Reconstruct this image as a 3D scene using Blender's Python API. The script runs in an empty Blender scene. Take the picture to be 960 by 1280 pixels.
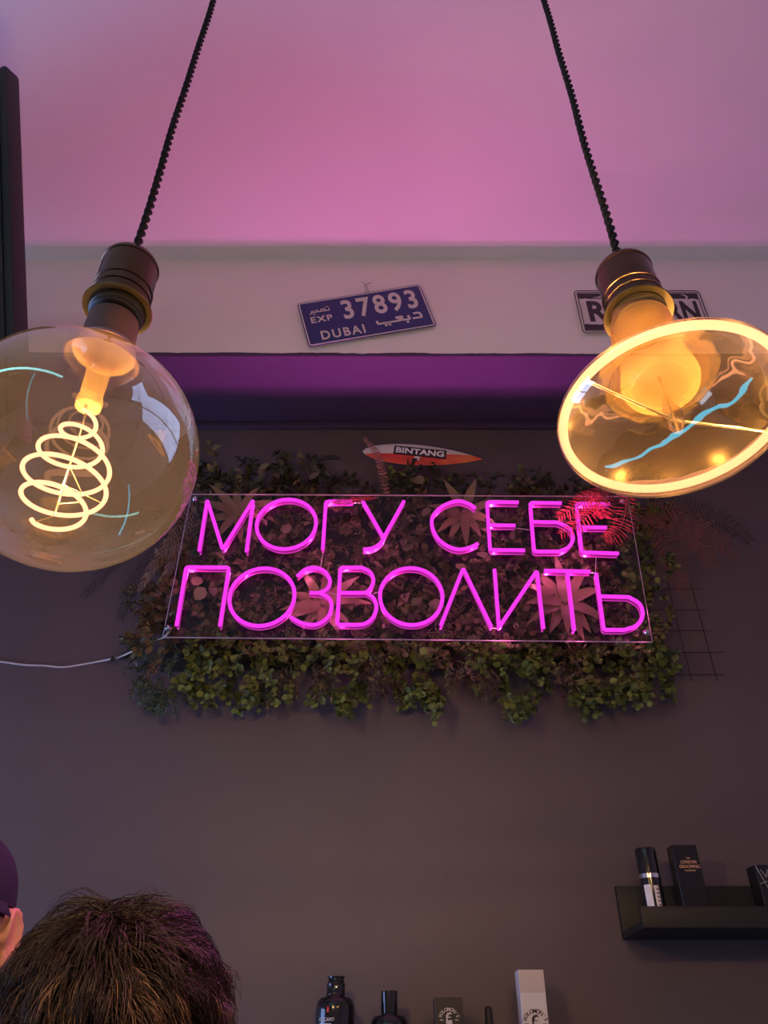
import bpy, bmesh, math, random
from mathutils import Vector, Matrix, noise

random.seed(7)
sc = bpy.context.scene
C = sc.collection
PI = math.pi

# ------------------------------------------------------------------ camera
CAMZ = 1.55
PITCH = math.radians(36.0)
F = 970.0                      # focal length in pixels of the 960 x 1280 frame
cam = bpy.data.cameras.new('camera')
cam.sensor_fit = 'HORIZONTAL'
cam.sensor_width = 36.0
cam.lens = 36.0 * F / 960.0
cam.clip_start = 0.02
camo = bpy.data.objects.new('camera', cam)
camo.location = (0, 0, CAMZ)
camo.rotation_euler = (PI / 2 + PITCH, 0, 0)
C.objects.link(camo)
sc.camera = camo

# ------------------------------------------------------------------ world, daylight, exposure
w = bpy.data.worlds.new('sky')
sc.world = w
w.use_nodes = True
bg = w.node_tree.nodes['Background']
bg.inputs[0].default_value = (0.36, 0.52, 1.0, 1)
bg.inputs[1].default_value = 8.0
sc.view_settings.view_transform = 'Standard'
sc.view_settings.look = 'None'
sc.view_settings.gamma = 1.0
sc.view_settings.use_curve_mapping = False
sc.view_settings.exposure = 0.0
pl = bpy.data.lights.new('window_portal', 'AREA')
pl.shape = 'RECTANGLE'; pl.size = 2.1; pl.size_y = 1.36
pl.cycles.is_portal = True
plo = bpy.data.objects.new('window_portal', pl)
plo.location = (-2.46, 0.77, 1.1)
plo.rotation_euler = (0, -PI / 2, 0)
C.objects.link(plo)
NEON_W = 0.36                  # light of one neon letter (forward half space)
BULB_W = 12.0                   # light of one filament bulb


# ------------------------------------------------------------------ helpers
def ray(px, py):
    a = (px - 480) / F; b = (640 - py) / F
    return Vector((a, math.cos(PITCH) - b * math.sin(PITCH), math.sin(PITCH) + b * math.cos(PITCH)))


def at(px, py, Y):             # point of the room seen at a pixel, on the upright plane y = Y
    r = ray(px, py)
    t = Y / r.y
    return Vector((r.x * t, Y, CAMZ + r.z * t))


def wm(o):
    m = o.matrix_basis.copy()
    if o.parent:
        m = wm(o.parent) @ o.matrix_parent_inverse @ m
    return m


class G:
    def __init__(s):
        s.v = []; s.f = []

    def add(s, v, f, M=None):
        n = len(s.v)
        s.v += [tuple(M @ Vector(p)) if M is not None else tuple(p) for p in v]
        s.f += [tuple(i + n for i in q) for q in f]
        return s

    def mesh(s, name, off=Vector((0, 0, 0))):
        me = bpy.data.meshes.new(name)
        me.from_pydata([(p[0] - off[0], p[1] - off[1], p[2] - off[2]) for p in s.v], [], s.f)
        me.update()
        return me

    def build(s, name, mat, parent=None, smooth=True, origin=None, ang=40):
        xs = [p[0] for p in s.v]; ys = [p[1] for p in s.v]; zs = [p[2] for p in s.v]
        off = origin or Vector(((min(xs) + max(xs)) / 2, (min(ys) + max(ys)) / 2, min(zs)))
        me = s.mesh(name, off)
        if smooth:
            shade(me, ang)
        return link(name, me, mat, parent, off)


def shade(me, ang=40):
    bm = bmesh.new(); bm.from_mesh(me)
    bmesh.ops.recalc_face_normals(bm, faces=bm.faces)
    for f in bm.faces: f.smooth = True
    lim = math.radians(ang)
    for e in bm.edges:
        if len(e.link_faces) == 2:
            e.smooth = e.calc_face_angle(0) < lim
    bm.to_mesh(me); bm.free()


def link(name, me, mat, parent=None, loc=(0, 0, 0)):
    o = bpy.data.objects.new(name, me)
    if mat is not None:
        me.materials.append(mat)
    o.location = loc
    C.objects.link(o)
    if parent is not None:
        o.parent = parent
        o.matrix_parent_inverse = wm(parent).inverted()
    return o


def tag(o, label, cat, group=None):
    o['label'] = label; o['category'] = cat
    if group: o['group'] = group
    return o


def thing(name, label, cat, loc, group=None):
    o = bpy.data.objects.new(name, None)
    o.empty_display_size = 0.05
    o.location = loc
    C.objects.link(o)
    return tag(o, label, cat, group)


def struct(o):
    o['kind'] = 'structure'
    return o


def box(c, s, bev=0.0, seg=2):
    bm = bmesh.new()
    bmesh.ops.create_cube(bm, size=1.0)
    for v in bm.verts:
        v.co = Vector((c[0] + v.co.x * s[0], c[1] + v.co.y * s[1], c[2] + v.co.z * s[2]))
    if bev > 0:
        bmesh.ops.bevel(bm, geom=list(bm.edges), offset=bev, segments=seg, profile=0.5, affect='EDGES')
    bm.verts.index_update()
    v = [x.co.copy() for x in bm.verts]; f = [[q.index for q in p.verts] for p in bm.faces]
    bm.free()
    return v, f


def box2(a, b, bev=0.0, seg=2):
    c = [(a[i] + b[i]) / 2 for i in range(3)]; s = [abs(a[i] - b[i]) for i in range(3)]
    return box(c, s, bev, seg)


def lathe(prof, n=48, cap=True):
    v = []; f = []
    for r, z in prof:
        for i in range(n):
            a = 2 * PI * i / n
            v.append(Vector((r * math.cos(a), r * math.sin(a), z)))
    m = len(prof)
    for j in range(m - 1):
        for i in range(n):
            k = (i + 1) % n
            f.append((j * n + i, j * n + k, (j + 1) * n + k, (j + 1) * n + i))
    if cap:
        if prof[0][0] > 1e-6: f.append(tuple(range(n - 1, -1, -1)))
        if prof[-1][0] > 1e-6: f.append(tuple((m - 1) * n + i for i in range(n)))
    return v, f


def tube(pts, rad, n=8, closed=False, cap=True):
    pts = [Vector(p) for p in pts]; N = len(pts)
    R = rad if isinstance(rad, (list, tuple)) else [rad] * N
    T = []
    for i in range(N):
        a = pts[(i - 1) % N] if (closed or i > 0) else pts[i]
        b = pts[(i + 1) % N] if (closed or i < N - 1) else pts[i]
        t = b - a
        T.append(t.normalized() if t.length > 1e-9 else Vector((0, 0, 1)))
    u = T[0].orthogonal().normalized()
    v = []; f = []
    for i in range(N):
        u = (u - T[i] * u.dot(T[i]))
        u = u.normalized() if u.length > 1e-6 else T[i].orthogonal().normalized()
        b = T[i].cross(u)
        for k in range(n):
            a = 2 * PI * k / n
            v.append(pts[i] + (u * math.cos(a) + b * math.sin(a)) * R[i])
    for i in range(N if closed else N - 1):
        j = (i + 1) % N
        for k in range(n):
            l = (k + 1) % n
            f.append((i * n + k, i * n + l, j * n + l, j * n + k))
    if cap and not closed:
        f.append(tuple(range(n - 1, -1, -1))); f.append(tuple((N - 1) * n + k for k in range(n)))
    return v, f


def prism(outline, y0, y1):    # outline in (x, z); extruded from y0 to y1
    n = len(outline)
    v = [Vector((x, y0, z)) for x, z in outline] + [Vector((x, y1, z)) for x, z in outline]
    f = [tuple(range(n)), tuple(range(2 * n - 1, n - 1, -1))]
    for i in range(n):
        j = (i + 1) % n
        f.append((i, i + n, j + n, j))
    return v, f


def rrect(wd, ht, r, n=5):
    o = []
    for cx, cz, a0 in ((wd / 2 - r, ht / 2 - r, 0), (-wd / 2 + r, ht / 2 - r, 90), (-wd / 2 + r, -ht / 2 + r, 180), (wd / 2 - r, -ht / 2 + r, 270)):
        for i in range(n + 1):
            a = math.radians(a0 + 90 * i / n)
            o.append((cx + r * math.cos(a), cz + r * math.sin(a)))
    return o


def catmull(p, n=6, closed=False):
    p = [Vector(q) for q in p]; N = len(p); out = []
    for i in range(N if closed else N - 1):
        p0 = p[(i - 1) % N] if (closed or i > 0) else p[i] * 2 - p[i + 1]
        p1 = p[i]; p2 = p[(i + 1) % N]
        p3 = p[(i + 2) % N] if (closed or i + 2 < N) else p2 * 2 - p1
        for k in range(n):
            t = k / n
            out.append(0.5 * ((2 * p1) + (p2 - p0) * t + (2 * p0 - 5 * p1 + 4 * p2 - p3) * t * t + (3 * p1 - p0 - 3 * p2 + p3) * t ** 3))
    if not closed: out.append(p[-1])
    return out


def text_geo(body, width=None, height=None, bold=0.0, ext=0.0003, spacing=1.0):
    # lettering as a solid mesh in (x, z), facing -y, centred on its bounds
    cu = bpy.data.curves.new('lettering', 'FONT')
    cu.body = body; cu.size = 1.0; cu.offset = bold; cu.extrude = 0.02; cu.space_character = spacing
    cu.resolution_u = 3
    o = bpy.data.objects.new('lettering', cu); C.objects.link(o)
    dg = bpy.context.evaluated_depsgraph_get()
    me = o.evaluated_get(dg).to_mesh()
    v = [q.co.copy() for q in me.vertices]; f = [tuple(q.vertices) for q in me.polygons]
    o.evaluated_get(dg).to_mesh_clear()
    bpy.data.objects.remove(o); bpy.data.curves.remove(cu)
    x0 = min(q.x for q in v); x1 = max(q.x for q in v); y0 = min(q.y for q in v); y1 = max(q.y for q in v)
    sx = width / (x1 - x0) if width else None
    sy = height / (y1 - y0) if height else None
    if sx is None: sx = sy
    if sy is None: sy = sx
    v = [Vector(((q.x - (x0 + x1) / 2) * sx, -q.z / 0.02 * ext, (q.y - (y0 + y1) / 2) * sy)) for q in v]
    return v, f


# ------------------------------------------------------------------ materials
def nm(name):
    m = bpy.data.materials.new(name); m.use_nodes = True
    nt = m.node_tree; nt.nodes.clear()
    out = nt.nodes.new('ShaderNodeOutputMaterial')
    return m, nt, out


def mat(name, col, rough=0.5, metal=0.0, var=0.12, scale=30.0, bump=0.0, bscale=None, coat=0.0, spec=0.5, rand=False, transl=0.0, hue=None):
    m, nt, out = nm(name)
    N = nt.nodes; L = nt.links
    b = N.new('ShaderNodeBsdfPrincipled')
    b.inputs['Roughness'].default_value = rough
    b.inputs['Metallic'].default_value = metal
    b.inputs['Coat Weight'].default_value = coat
    b.inputs['Specular IOR Level'].default_value = spec
    tc = N.new('ShaderNodeTexCoord')
    nz = N.new('ShaderNodeTexNoise'); nz.inputs['Scale'].default_value = scale; nz.inputs['Detail'].default_value = 4
    L.new(tc.outputs['Object'], nz.inputs['Vector'])
    mx = N.new('ShaderNodeMix'); mx.data_type = 'RGBA'
    c2 = hue or [c * (1 + 2 * var) for c in col[:3]]
    mx.inputs[6].default_value = (*[c * (1 - var) for c in col[:3]], 1)
    mx.inputs[7].default_value = (*c2, 1)
    if rand:
        ge = N.new('ShaderNodeNewGeometry'); oi = N.new('ShaderNodeObjectInfo')
        ad = N.new('ShaderNodeMath'); ad.operation = 'ADD'
        fr = N.new('ShaderNodeMath'); fr.operation = 'FRACT'
        L.new(ge.outputs['Random Per Island'], ad.inputs[0]); L.new(oi.outputs['Random'], ad.inputs[1])
        L.new(ad.outputs[0], fr.inputs[0]); L.new(fr.outputs[0], mx.inputs[0])
    else:
        L.new(nz.outputs['Fac'], mx.inputs[0])
    L.new(mx.outputs[2], b.inputs['Base Color'])
    if bump:
        bn = N.new('ShaderNodeBump'); bn.inputs['Strength'].default_value = bump; bn.inputs['Distance'].default_value = 0.002
        n2 = N.new('ShaderNodeTexNoise'); n2.inputs['Scale'].default_value = bscale or scale * 4; n2.inputs['Detail'].default_value = 3
        L.new(tc.outputs['Object'], n2.inputs['Vector'])
        L.new(n2.outputs['Fac'], bn.inputs['Height']); L.new(bn.outputs['Normal'], b.inputs['Normal'])
    if transl:
        tr = N.new('ShaderNodeBsdfTranslucent'); L.new(mx.outputs[2], tr.inputs['Color'])
        ms = N.new('ShaderNodeMixShader'); ms.inputs[0].default_value = transl
        L.new(b.outputs[0], ms.inputs[1]); L.new(tr.outputs[0], ms.inputs[2]); L.new(ms.outputs[0], out.inputs[0])
    else:
        L.new(b.outputs[0], out.inputs[0])
    return m


def emit(name, col, s=1.0, var=0.06):
    m, nt, out = nm(name)
    N = nt.nodes; L = nt.links
    e = N.new('ShaderNodeEmission'); e.inputs[1].default_value = s
    tc = N.new('ShaderNodeTexCoord'); nz = N.new('ShaderNodeTexNoise'); nz.inputs['Scale'].default_value = 60
    L.new(tc.outputs['Object'], nz.inputs['Vector'])
    mx = N.new('ShaderNodeMix'); mx.data_type = 'RGBA'
    mx.inputs[6].default_value = (*[c * (1 - var) for c in col], 1)
    mx.inputs[7].default_value = (*[c * (1 + var) for c in col], 1)
    L.new(nz.outputs['Fac'], mx.inputs[0]); L.new(mx.outputs[2], e.inputs[0])
    L.new(e.outputs[0], out.inputs[0])
    return m


def thin_glass(name, tint, base=0.06, edge=0.7, power=4.0, dust_haze=0.03, haze_col=(0.9, 0.8, 0.65), wave=0.0, wscale=18.0, rough=0.0):
    m, nt, out = nm(name)
    N = nt.nodes; L = nt.links
    tr = N.new('ShaderNodeBsdfTransparent'); tr.inputs[0].default_value = (*tint, 1)
    gl = N.new('ShaderNodeBsdfGlossy'); gl.inputs['Roughness'].default_value = rough
    lw = N.new('ShaderNodeLayerWeight'); lw.inputs[0].default_value = 0.5
    pw = N.new('ShaderNodeMath'); pw.operation = 'POWER'; pw.inputs[1].default_value = power
    ma = N.new('ShaderNodeMath'); ma.operation = 'MULTIPLY_ADD'; ma.inputs[1].default_value = edge; ma.inputs[2].default_value = base
    L.new(lw.outputs['Facing'], pw.inputs[0]); L.new(pw.outputs[0], ma.inputs[0])
    tc = N.new('ShaderNodeTexCoord')
    nz = N.new('ShaderNodeTexNoise'); nz.inputs['Scale'].default_value = wscale; nz.inputs['Detail'].default_value = 2
    L.new(tc.outputs['Object'], nz.inputs['Vector'])
    if wave:
        bn = N.new('ShaderNodeBump'); bn.inputs['Strength'].default_value = wave; bn.inputs['Distance'].default_value = 0.01
        L.new(nz.outputs['Fac'], bn.inputs['Height']); L.new(bn.outputs['Normal'], gl.inputs['Normal'])
    m1 = N.new('ShaderNodeMixShader')
    L.new(ma.outputs[0], m1.inputs[0]); L.new(tr.outputs[0], m1.inputs[1]); L.new(gl.outputs[0], m1.inputs[2])
    last = m1
    if dust_haze:
        d = N.new('ShaderNodeBsdfDiffuse'); d.inputs[0].default_value = (*haze_col, 1)
        t2 = N.new('ShaderNodeBsdfTranslucent'); t2.inputs[0].default_value = (*haze_col, 1)
        md = N.new('ShaderNodeMixShader'); md.inputs[0].default_value = 0.5
        L.new(d.outputs[0], md.inputs[1]); L.new(t2.outputs[0], md.inputs[2])
        dm = N.new('ShaderNodeMath'); dm.operation = 'MULTIPLY_ADD'; dm.inputs[1].default_value = dust_haze * 0.8; dm.inputs[2].default_value = dust_haze * 0.6
        L.new(nz.outputs['Fac'], dm.inputs[0])
        m2 = N.new('ShaderNodeMixShader')
        L.new(dm.outputs[0], m2.inputs[0]); L.new(m1.outputs[0], m2.inputs[1]); L.new(md.outputs[0], m2.inputs[2])
        last = m2
    L.new(last.outputs[0], out.inputs[0])
    return m


M = {}
M['wall_dark'] = mat('dark_wall_paint', (0.106, 0.077, 0.086), 0.55, var=0.06, scale=4, bump=0.12, bscale=220)
M['wall_soffit'] = mat('dark_soffit_paint', (0.050, 0.028, 0.070), 0.6, var=0.08, scale=5, bump=0.1, bscale=200)
M['wall_light'] = mat('light_wall_paint', (0.86, 0.80, 0.75), 0.7, var=0.03, scale=3, bump=0.08, bscale=180)
M['ceiling'] = mat('ceiling_paint', (0.62, 0.60, 0.58), 0.75, var=0.02, scale=2, bump=0.06, bscale=150)
M['floor'] = mat('floor_concrete', (0.22, 0.19, 0.17), 0.5, var=0.15, scale=6, bump=0.1)
M['frame_dark'] = mat('dark_window_frame', (0.03, 0.03, 0.035), 0.4)
M['pane'] = thin_glass('window_glass', (0.95, 0.97, 1.0), 0.05, 0.7, 4, 0.0)
M['brass'] = mat('antique_bronze', (0.13, 0.075, 0.045), 0.22, 1.0, var=0.15, scale=60, bump=0.03)
M['brass_in'] = mat('worn_brass', (0.17, 0.12, 0.05), 0.45, 1.0, var=0.15, scale=60)
M['bakelite'] = mat('black_bakelite', (0.012, 0.011, 0.011), 0.35)
M['bulb_cap'] = mat('brown_bulb_cap', (0.13, 0.06, 0.045), 0.4, 0.2)
M['cord'] = mat('black_fabric_cord', (0.008, 0.007, 0.008), 0.9, bump=0.3, bscale=900)
M['glass_globe'] = thin_glass('smoky_globe_glass', (0.95, 0.90, 0.82), 0.10, 0.85, 2.3, 0.0055, (0.85, 0.66, 0.42), 0.05, 9.0)
M['glass_ring'] = thin_glass('amber_bulb_glass', (0.95, 0.86, 0.68), 0.22, 0.65, 3.2, 0.004, (0.95, 0.62, 0.25), 0.12, 18.0)
M['glass_ring_upper'] = thin_glass('wavy_amber_bulb_glass', (0.95, 0.86, 0.68), 0.30, 0.55, 2.6, 0.012, (0.95, 0.60, 0.22), 1.0, 13.0)
M['glass_neck'] = thin_glass('amber_bulb_neck_glass', (0.97, 0.80, 0.50), 0.05, 0.45, 4.0, 0.14, (1.0, 0.60, 0.18), 0.4, 30.0)  # amber glow of the lit neck put into its haze colour
M['glass_stem'] = thin_glass('bulb_stem_glass', (0.96, 0.86, 0.66), 0.10, 0.6, 4.0, 0.12, (0.95, 0.62, 0.20), 0.3, 60.0)  # filament glow on the stem painted in as amber haze
M['glass_rod'] = thin_glass('bulb_rod_glass', (0.97, 0.9, 0.72), 0.2, 0.8, 1.8, 0.0, wave=0.3, wscale=80.0)
M['filament'] = emit('warm_filament', (3.0, 1.30, 0.68), 1.0)
M['filament_ring'] = emit('amber_filament', (3.6, 1.45, 0.75), 1.0)
M['wire'] = mat('support_wire', (0.5, 0.4, 0.2), 0.3, 1.0)
M['neon'] = emit('magenta_neon', (1.02, 0.048, 0.90), 1.0, 0.04)
M['neon_core'] = emit('magenta_neon_core', (1.7, 0.20, 1.5), 1.0, 0.04)
M['neon_body'] = mat('magenta_silicone', (0.55, 0.05, 0.42), 0.4, transl=0.4)
M['acrylic'] = thin_glass('clear_acrylic', (0.985, 0.97, 0.98), 0.016, 0.6, 4.0, 0.0015, (0.8, 0.7, 0.75))
M['acrylic_edge'] = mat('lit_acrylic_edge', (0.75, 0.6, 0.66), 0.25, transl=0.4)  # pinkish glow of the neon-lit edge put into its colour
M['led_tube'] = emit('cyan_led_tube', (0.30, 0.95, 1.0), 6.0)
M['bar_tube'] = emit('blue_bar_tube', (0.02, 0.75, 1.1), 3.0)
M['chrome'] = mat('chrome', (0.7, 0.7, 0.7), 0.15, 1.0)
M['cable'] = mat('pale_cable', (0.55, 0.5, 0.5), 0.4)

# ------------------------------------------------------------------ the room
WALL = 1.60                    # plane of the dark wall behind the sign
SOF = 1.35                     # plane of the light wall above the overhang
SOFZ = CAMZ + 1.472            # underside of the overhang
CEIL = CAMZ + 1.858
XL, XR, YB = -2.4, 2.5, -3.2
T = 0.1


def slab(name, a, b, m, parent=None):
    return struct(G().add(*box2(a, b)).build(name, m, parent, smooth=False))


slab('floor', (XL, YB, -T), (XR, WALL, 0), M['floor'])
slab('ceiling', (XL, YB, CEIL), (XR, WALL + T, CEIL + T), M['ceiling'])
slab('wall_front', (XL, WALL, 0), (XR, WALL + T, CEIL), M['wall_dark'])
slab('wall_right', (XR, YB, 0), (XR + T, WALL, CEIL), M['wall_light'])
slab('wall_back', (XL, YB - T, 0), (XR, YB, CEIL), M['wall_light'])
# left wall with a window opening
wy0, wy1, wz0, wz1 = 0.10, 1.45, 0.05, 2.15
wym = (wy0 + wy1) / 2
g = G()
g.add(*box2((XL - T, YB, 0), (XL, wy0, CEIL))); g.add(*box2((XL - T, wy1, 0), (XL, WALL, CEIL)))
g.add(*box2((XL - T, wy0, 0), (XL, wy1, wz0))); g.add(*box2((XL - T, wy0, wz1), (XL, wy1, CEIL)))
struct(g.build('wall_left', M['wall_light'], smooth=False))
wo = bpy.data.objects.new('window_1', None); wo.location = (XL - 0.05, wym, wz0); C.objects.link(wo); struct(wo)
g = G()
for a, b in (((wy0, wz0), (wy1, wz0 + 0.05)), ((wy0, wz1 - 0.05), (wy1, wz1)), ((wy0, wz0 + 0.05), (wy0 + 0.05, wz1 - 0.05)), ((wy1 - 0.05, wz0 + 0.05), (wy1, wz1 - 0.05)), ((wym - 0.025, wz0 + 0.05), (wym + 0.025, wz1 - 0.05))):
    g.add(*box2((XL - 0.07, a[0], a[1]), (XL - 0.02, b[0], b[1])))
g.build('window_frame', M['frame_dark'], wo, smooth=False)
for a, b in ((wy0 + 0.05, wym - 0.025), (wym + 0.025, wy1 - 0.05)):
    G().add(*box2((XL - 0.05, a, wz0 + 0.05), (XL - 0.045, b, wz1 - 0.05))).build('pane', M['pane'], wo, smooth=False)
# overhang: light front face, dark underside, ragged paint line
so = slab('wall_upper', (XL, SOF, SOFZ), (XR, WALL, CEIL), M['wall_light'])
struct(G().add(*box2((XL, SOF + 0.001, SOFZ - 0.006), (XR, WALL, SOFZ))).build('trim_1', M['wall_soffit'], smooth=False))
n = 260
v = []; f = []
for i in range(n + 1):
    x = -1.25 + 2.6 * i / n
    h = 0.004 + 0.0035 * noise.noise((x * 9, 0, 0)) + 0.0025 * noise.noise((x * 45, 3, 0)) - 0.004 * x
    v += [Vector((x, SOF - 0.0012, SOFZ - 0.006)), Vector((x, SOF - 0.0012, SOFZ + max(h, 0.0005))), Vector((x, SOF, SOFZ - 0.006)), Vector((x, SOF, SOFZ + max(h, 0.0005)))]
for i in range(n):
    a = 4 * i; b = a + 4
    f += [(a, b, b + 1, a + 1), (a + 1, b + 1, b + 3, a + 3), (a, a + 2, b + 2, b)]
struct(G().add(v, f).build('trim_2', M['wall_soffit'], smooth=False))
# slim moulding where the overhang meets the wall
struct(G().add(*box2((XL, WALL - 0.012, SOFZ - 0.03), (XR, WALL, SOFZ - 0.006), 0.003)).build('trim_3', M['wall_soffit']))
struct(G().add(*box2((XL, WALL - 0.015, 0), (XR, WALL, 0.09), 0.004)).build('baseboard_front', M['frame_dark']))


# ------------------------------------------------------------------ pendant bulbs
def pendant(name, label, cx, cy, ztop, zflange, tilt):
    t = thing(name, label, 'lamp', (cx, cy, zflange - 0.15))
    Mx = Matrix.Translation((cx, cy, ztop)) @ Matrix.Rotation(tilt, 4, 'X')
    h = ztop - zflange
    prof = [(0.0, 0.004), (0.008, 0.004), (0.0085, 0.0), (0.018, -0.001), (0.0235, -0.004), (0.0265, -0.009), (0.0278, -0.013), (0.0284, -0.0135), (0.0284, -0.016), (0.0276, -0.0165),
            (0.0276, -h * 0.60), (0.0286, -h * 0.605), (0.0286, -h * 0.64), (0.0276, -h * 0.645), (0.0276, -h * 0.73), (0.0286, -h * 0.735), (0.0286, -h * 0.77), (0.0276, -h * 0.775), (0.0276, -h * 0.93), (0.0262, -h * 0.94), (0.0262, -h * 0.5)]
    G().add(*lathe(prof, 64, cap=False), Mx).build('socket', M['brass'], t)
    fl = [(0.0265, -h * 0.95), (0.0325, -h * 0.95), (0.0330, -h * 0.965), (0.0325, -h * 0.98), (0.0265, -h * 0.97), (0.0245, -h * 0.94), (0.0245, -h * 0.955), (0.0265, -h * 0.95)]
    G().add(*lathe(fl, 64, cap=False), Mx).build('shade_ring', M['brass_in'], t)
    sl = [(0.0, -h * 0.9), (0.0258, -h * 0.9), (0.0258, -h - 0.004), (0.0245, -h - 0.005), (0.0245, -h - 0.008), (0.0232, -h - 0.009), (0.0, -h - 0.009)]
    G().add(*lathe(sl, 48), Mx).build('lamp_holder', M['bakelite'], t)
    # twisted two-strand cord straight up to the ceiling
    L = CEIL - 0.02 - ztop
    cd = thing_part('cord_joint', t, lathe([(0.0, 0.018), (0.0045, 0.018), (0.006, 0.012), (0.0065, 0.003), (0.0, 0.003)], 24), M['bakelite'], Mx)
    for s in range(2):
        pts = []
        nn = int(L / 0.0028)
        for i in range(nn + 1):
            z = L * i / nn
            a = 2 * PI * z / 0.026 + s * PI
            pts.append((cx + 0.0023 * math.cos(a) + 0.002 * noise.noise((z * 6, cx, 0)), cy + 0.0023 * math.sin(a), ztop + 0.003 + z))
        G().add(*tube(pts, 0.0026, 6)).build('cord_strand', M['cord'], t)
    G().add(*lathe([(0.0, -0.028), (0.012, -0.027), (0.045, -0.018), (0.05, -0.012), (0.05, 0.0), (0.0, 0.0)], 48), Matrix.Translation((cx, cy, CEIL))).build('ceiling_rose', M['brass'], t)
    return t, Mx, h


def thing_part(name, parent, vf, m, Mx=None):
    return G().add(vf[0], vf[1], Mx).build(name, m, parent)


def bulb_light(parent, loc, power, col):
    l = bpy.data.lights.new('bulb_glow', 'POINT')
    l.energy = power; l.color = col; l.shadow_soft_size = 0.0
    o = bpy.data.objects.new('bulb_glow', l); o.location = loc; C.objects.link(o)
    o.parent = parent; o.matrix_parent_inverse = wm(parent).inverted()


WARM = (1.0, 0.64, 0.33)
# --- globe bulb with a spiral filament
GX, GY = -0.258, 0.493
GC = Vector((GX, GY, 1.972))
t, Mx, h = pendant('pendant_lamp', 'bronze pendant lamp holding a big round globe bulb with glowing spiral filament', GX, GY, CAMZ + 0.680, CAMZ + 0.597, 0.0)
R = 0.1015
prof = []
for i in range(44):
    a = -PI / 2 + i / 43 * (PI / 2 + math.radians(66))
    prof.append((max(R * math.cos(a), 0.0), R * math.sin(a)))
prof += [(0.0370, 0.0965), (0.0335, 0.1015), (0.0310, 0.107), (0.0292, 0.114), (0.0275, 0.122)]
bulb = G().add(*lathe(prof, 96, cap=False), Matrix.Translation(GC)).build('globe_bulb', M['glass_globe'], t, ang=180)
G().add(*lathe([(0.0285, 0.118), (0.0255, 0.121), (0.0248, 0.128), (0.0232, 0.160), (0.0, 0.160)], 48, cap=False), Matrix.Translation(GC)).build('bulb_cap', M['bulb_cap'], t)
stem = [(0.0285, 0.116), (0.020, 0.113), (0.0135, 0.105), (0.0105, 0.095), (0.0098, 0.062), (0.0115, 0.056), (0.0108, 0.049), (0.006, 0.045), (0.0, 0.044)]
G().add(*lathe(stem, 40, cap=False), Matrix.Translation(GC)).build('stem', M['glass_stem'], bulb)
G().add(*tube([GC + Vector((0, 0, 0.05)), GC + Vector((0, 0, -0.068))], 0.0009, 6)).build('support_rod', M['wire'], bulb)
pts = []
turns = 4.75
N = 260
for i in range(N + 1):
    s = i / N
    r = 0.010 + 0.0235 * math.sin(min(s / 0.60, 1.0) * PI / 2) ** 1.7 - 0.018 * max(0, (s - 0.68) / 0.32) ** 1.3
    a = math.radians(-80) + 2 * PI * turns * s
    z = 0.037 - 0.110 * s ** 0.97
    pts.append(GC + Vector((r * math.cos(a), r * math.sin(a), z)))
G().add(*tube(pts, 0.0019, 8)).build('filament', M['filament'], bulb)
for s in (0.33, 0.52, 0.7, 0.88, 0.99):
    p = pts[int(N * s)]
    G().add(*tube([Vector((GC.x, GC.y, p.z + 0.004)), p], 0.0005, 5)).build('support_arm', M['wire'], bulb)
for k in range(12):            # the filament's own light, spread along the coil
    p = pts[int(N * (k + 0.7) / 12.4)]
    o = Vector((p.x - GC.x, p.y - GC.y, 0)).normalized()
    bulb_light(t, p + o * 0.0055 + Vector((0, 0, 0.0035 * (1 if k % 2 else -1))), BULB_W / 12, WARM)

# --- flattened bulb with a ring filament
RX, RY = 0.2400, 0.4745
TILT = math.radians(-5)
RC = Vector((RX, RY, CAMZ + 0.444))
axis = Matrix.Rotation(TILT, 3, 'X') @ Vector((0, 0, 1))
topc = RC + axis * 0.225 + Vector((0.002, 0, 0))
t, Mx, h = pendant('pendant_lamp', 'bronze pendant lamp holding a flattened amber bulb with a bright ring filament', topc.x, topc.y, topc.z, topc.z - 0.086, TILT)
MB = Matrix.Translation(RC) @ Matrix.Rotation(TILT, 4, 'X')
prof = [(0.0, -0.0272)]
for i in range(1, 22):
    a = -PI / 2 + PI / 2 * i / 21
    prof.append((0.0950 * math.cos(a) ** 0.55 if i < 21 else 0.0950, 0.027 * math.sin(a)))
for r, z in ((0.0940, 0.004), (0.088, 0.009), (0.076, 0.0165), (0.063, 0.026), (0.051, 0.036), (0.042, 0.047), (0.0365, 0.060), (0.0330, 0.075), (0.0312, 0.090), (0.0298, 0.108), (0.0278, 0.127)):
    prof.append((r, z))
cr = catmull([Vector((r, 0, z)) for r, z in prof], 3)
bulb = G().add(*lathe([(max(p.x, 0), p.z) for p in cr], 112, cap=False), MB).build('ring_bulb', M['glass_ring'], t, ang=180)
bulb.data.materials.append(M['glass_ring_upper']); bulb.data.materials.append(M['glass_neck'])      # the blown upper body is wavier than the pressed underside
MBi = MB.inverted()
for p in bulb.data.polygons:
    z = (MBi @ (bulb.location + p.center)).z
    if z > 0.004: p.material_index = 2 if z > 0.048 else 1
G().add(*lathe([(0.0282, 0.124), (0.0255, 0.128), (0.0242, 0.133), (0.0230, 0.162), (0.0, 0.162)], 48, cap=False), MB).build('bulb_cap', M['bulb_cap'], t)
stem = [(0.0268, 0.120), (0.0280, 0.095), (0.0288, 0.078), (0.0302, 0.064), (0.0325, 0.052), (0.0335, 0.043), (0.0310, 0.035), (0.025, 0.029), (0.016, 0.025), (0.006, 0.0228), (0.0, 0.0225)]
G().add(*lathe([(p.x, p.z) for p in catmull([Vector((r, 0, z)) for r, z in stem], 3)], 56, cap=False), MB).build('stem', M['glass_stem'], bulb)
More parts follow.
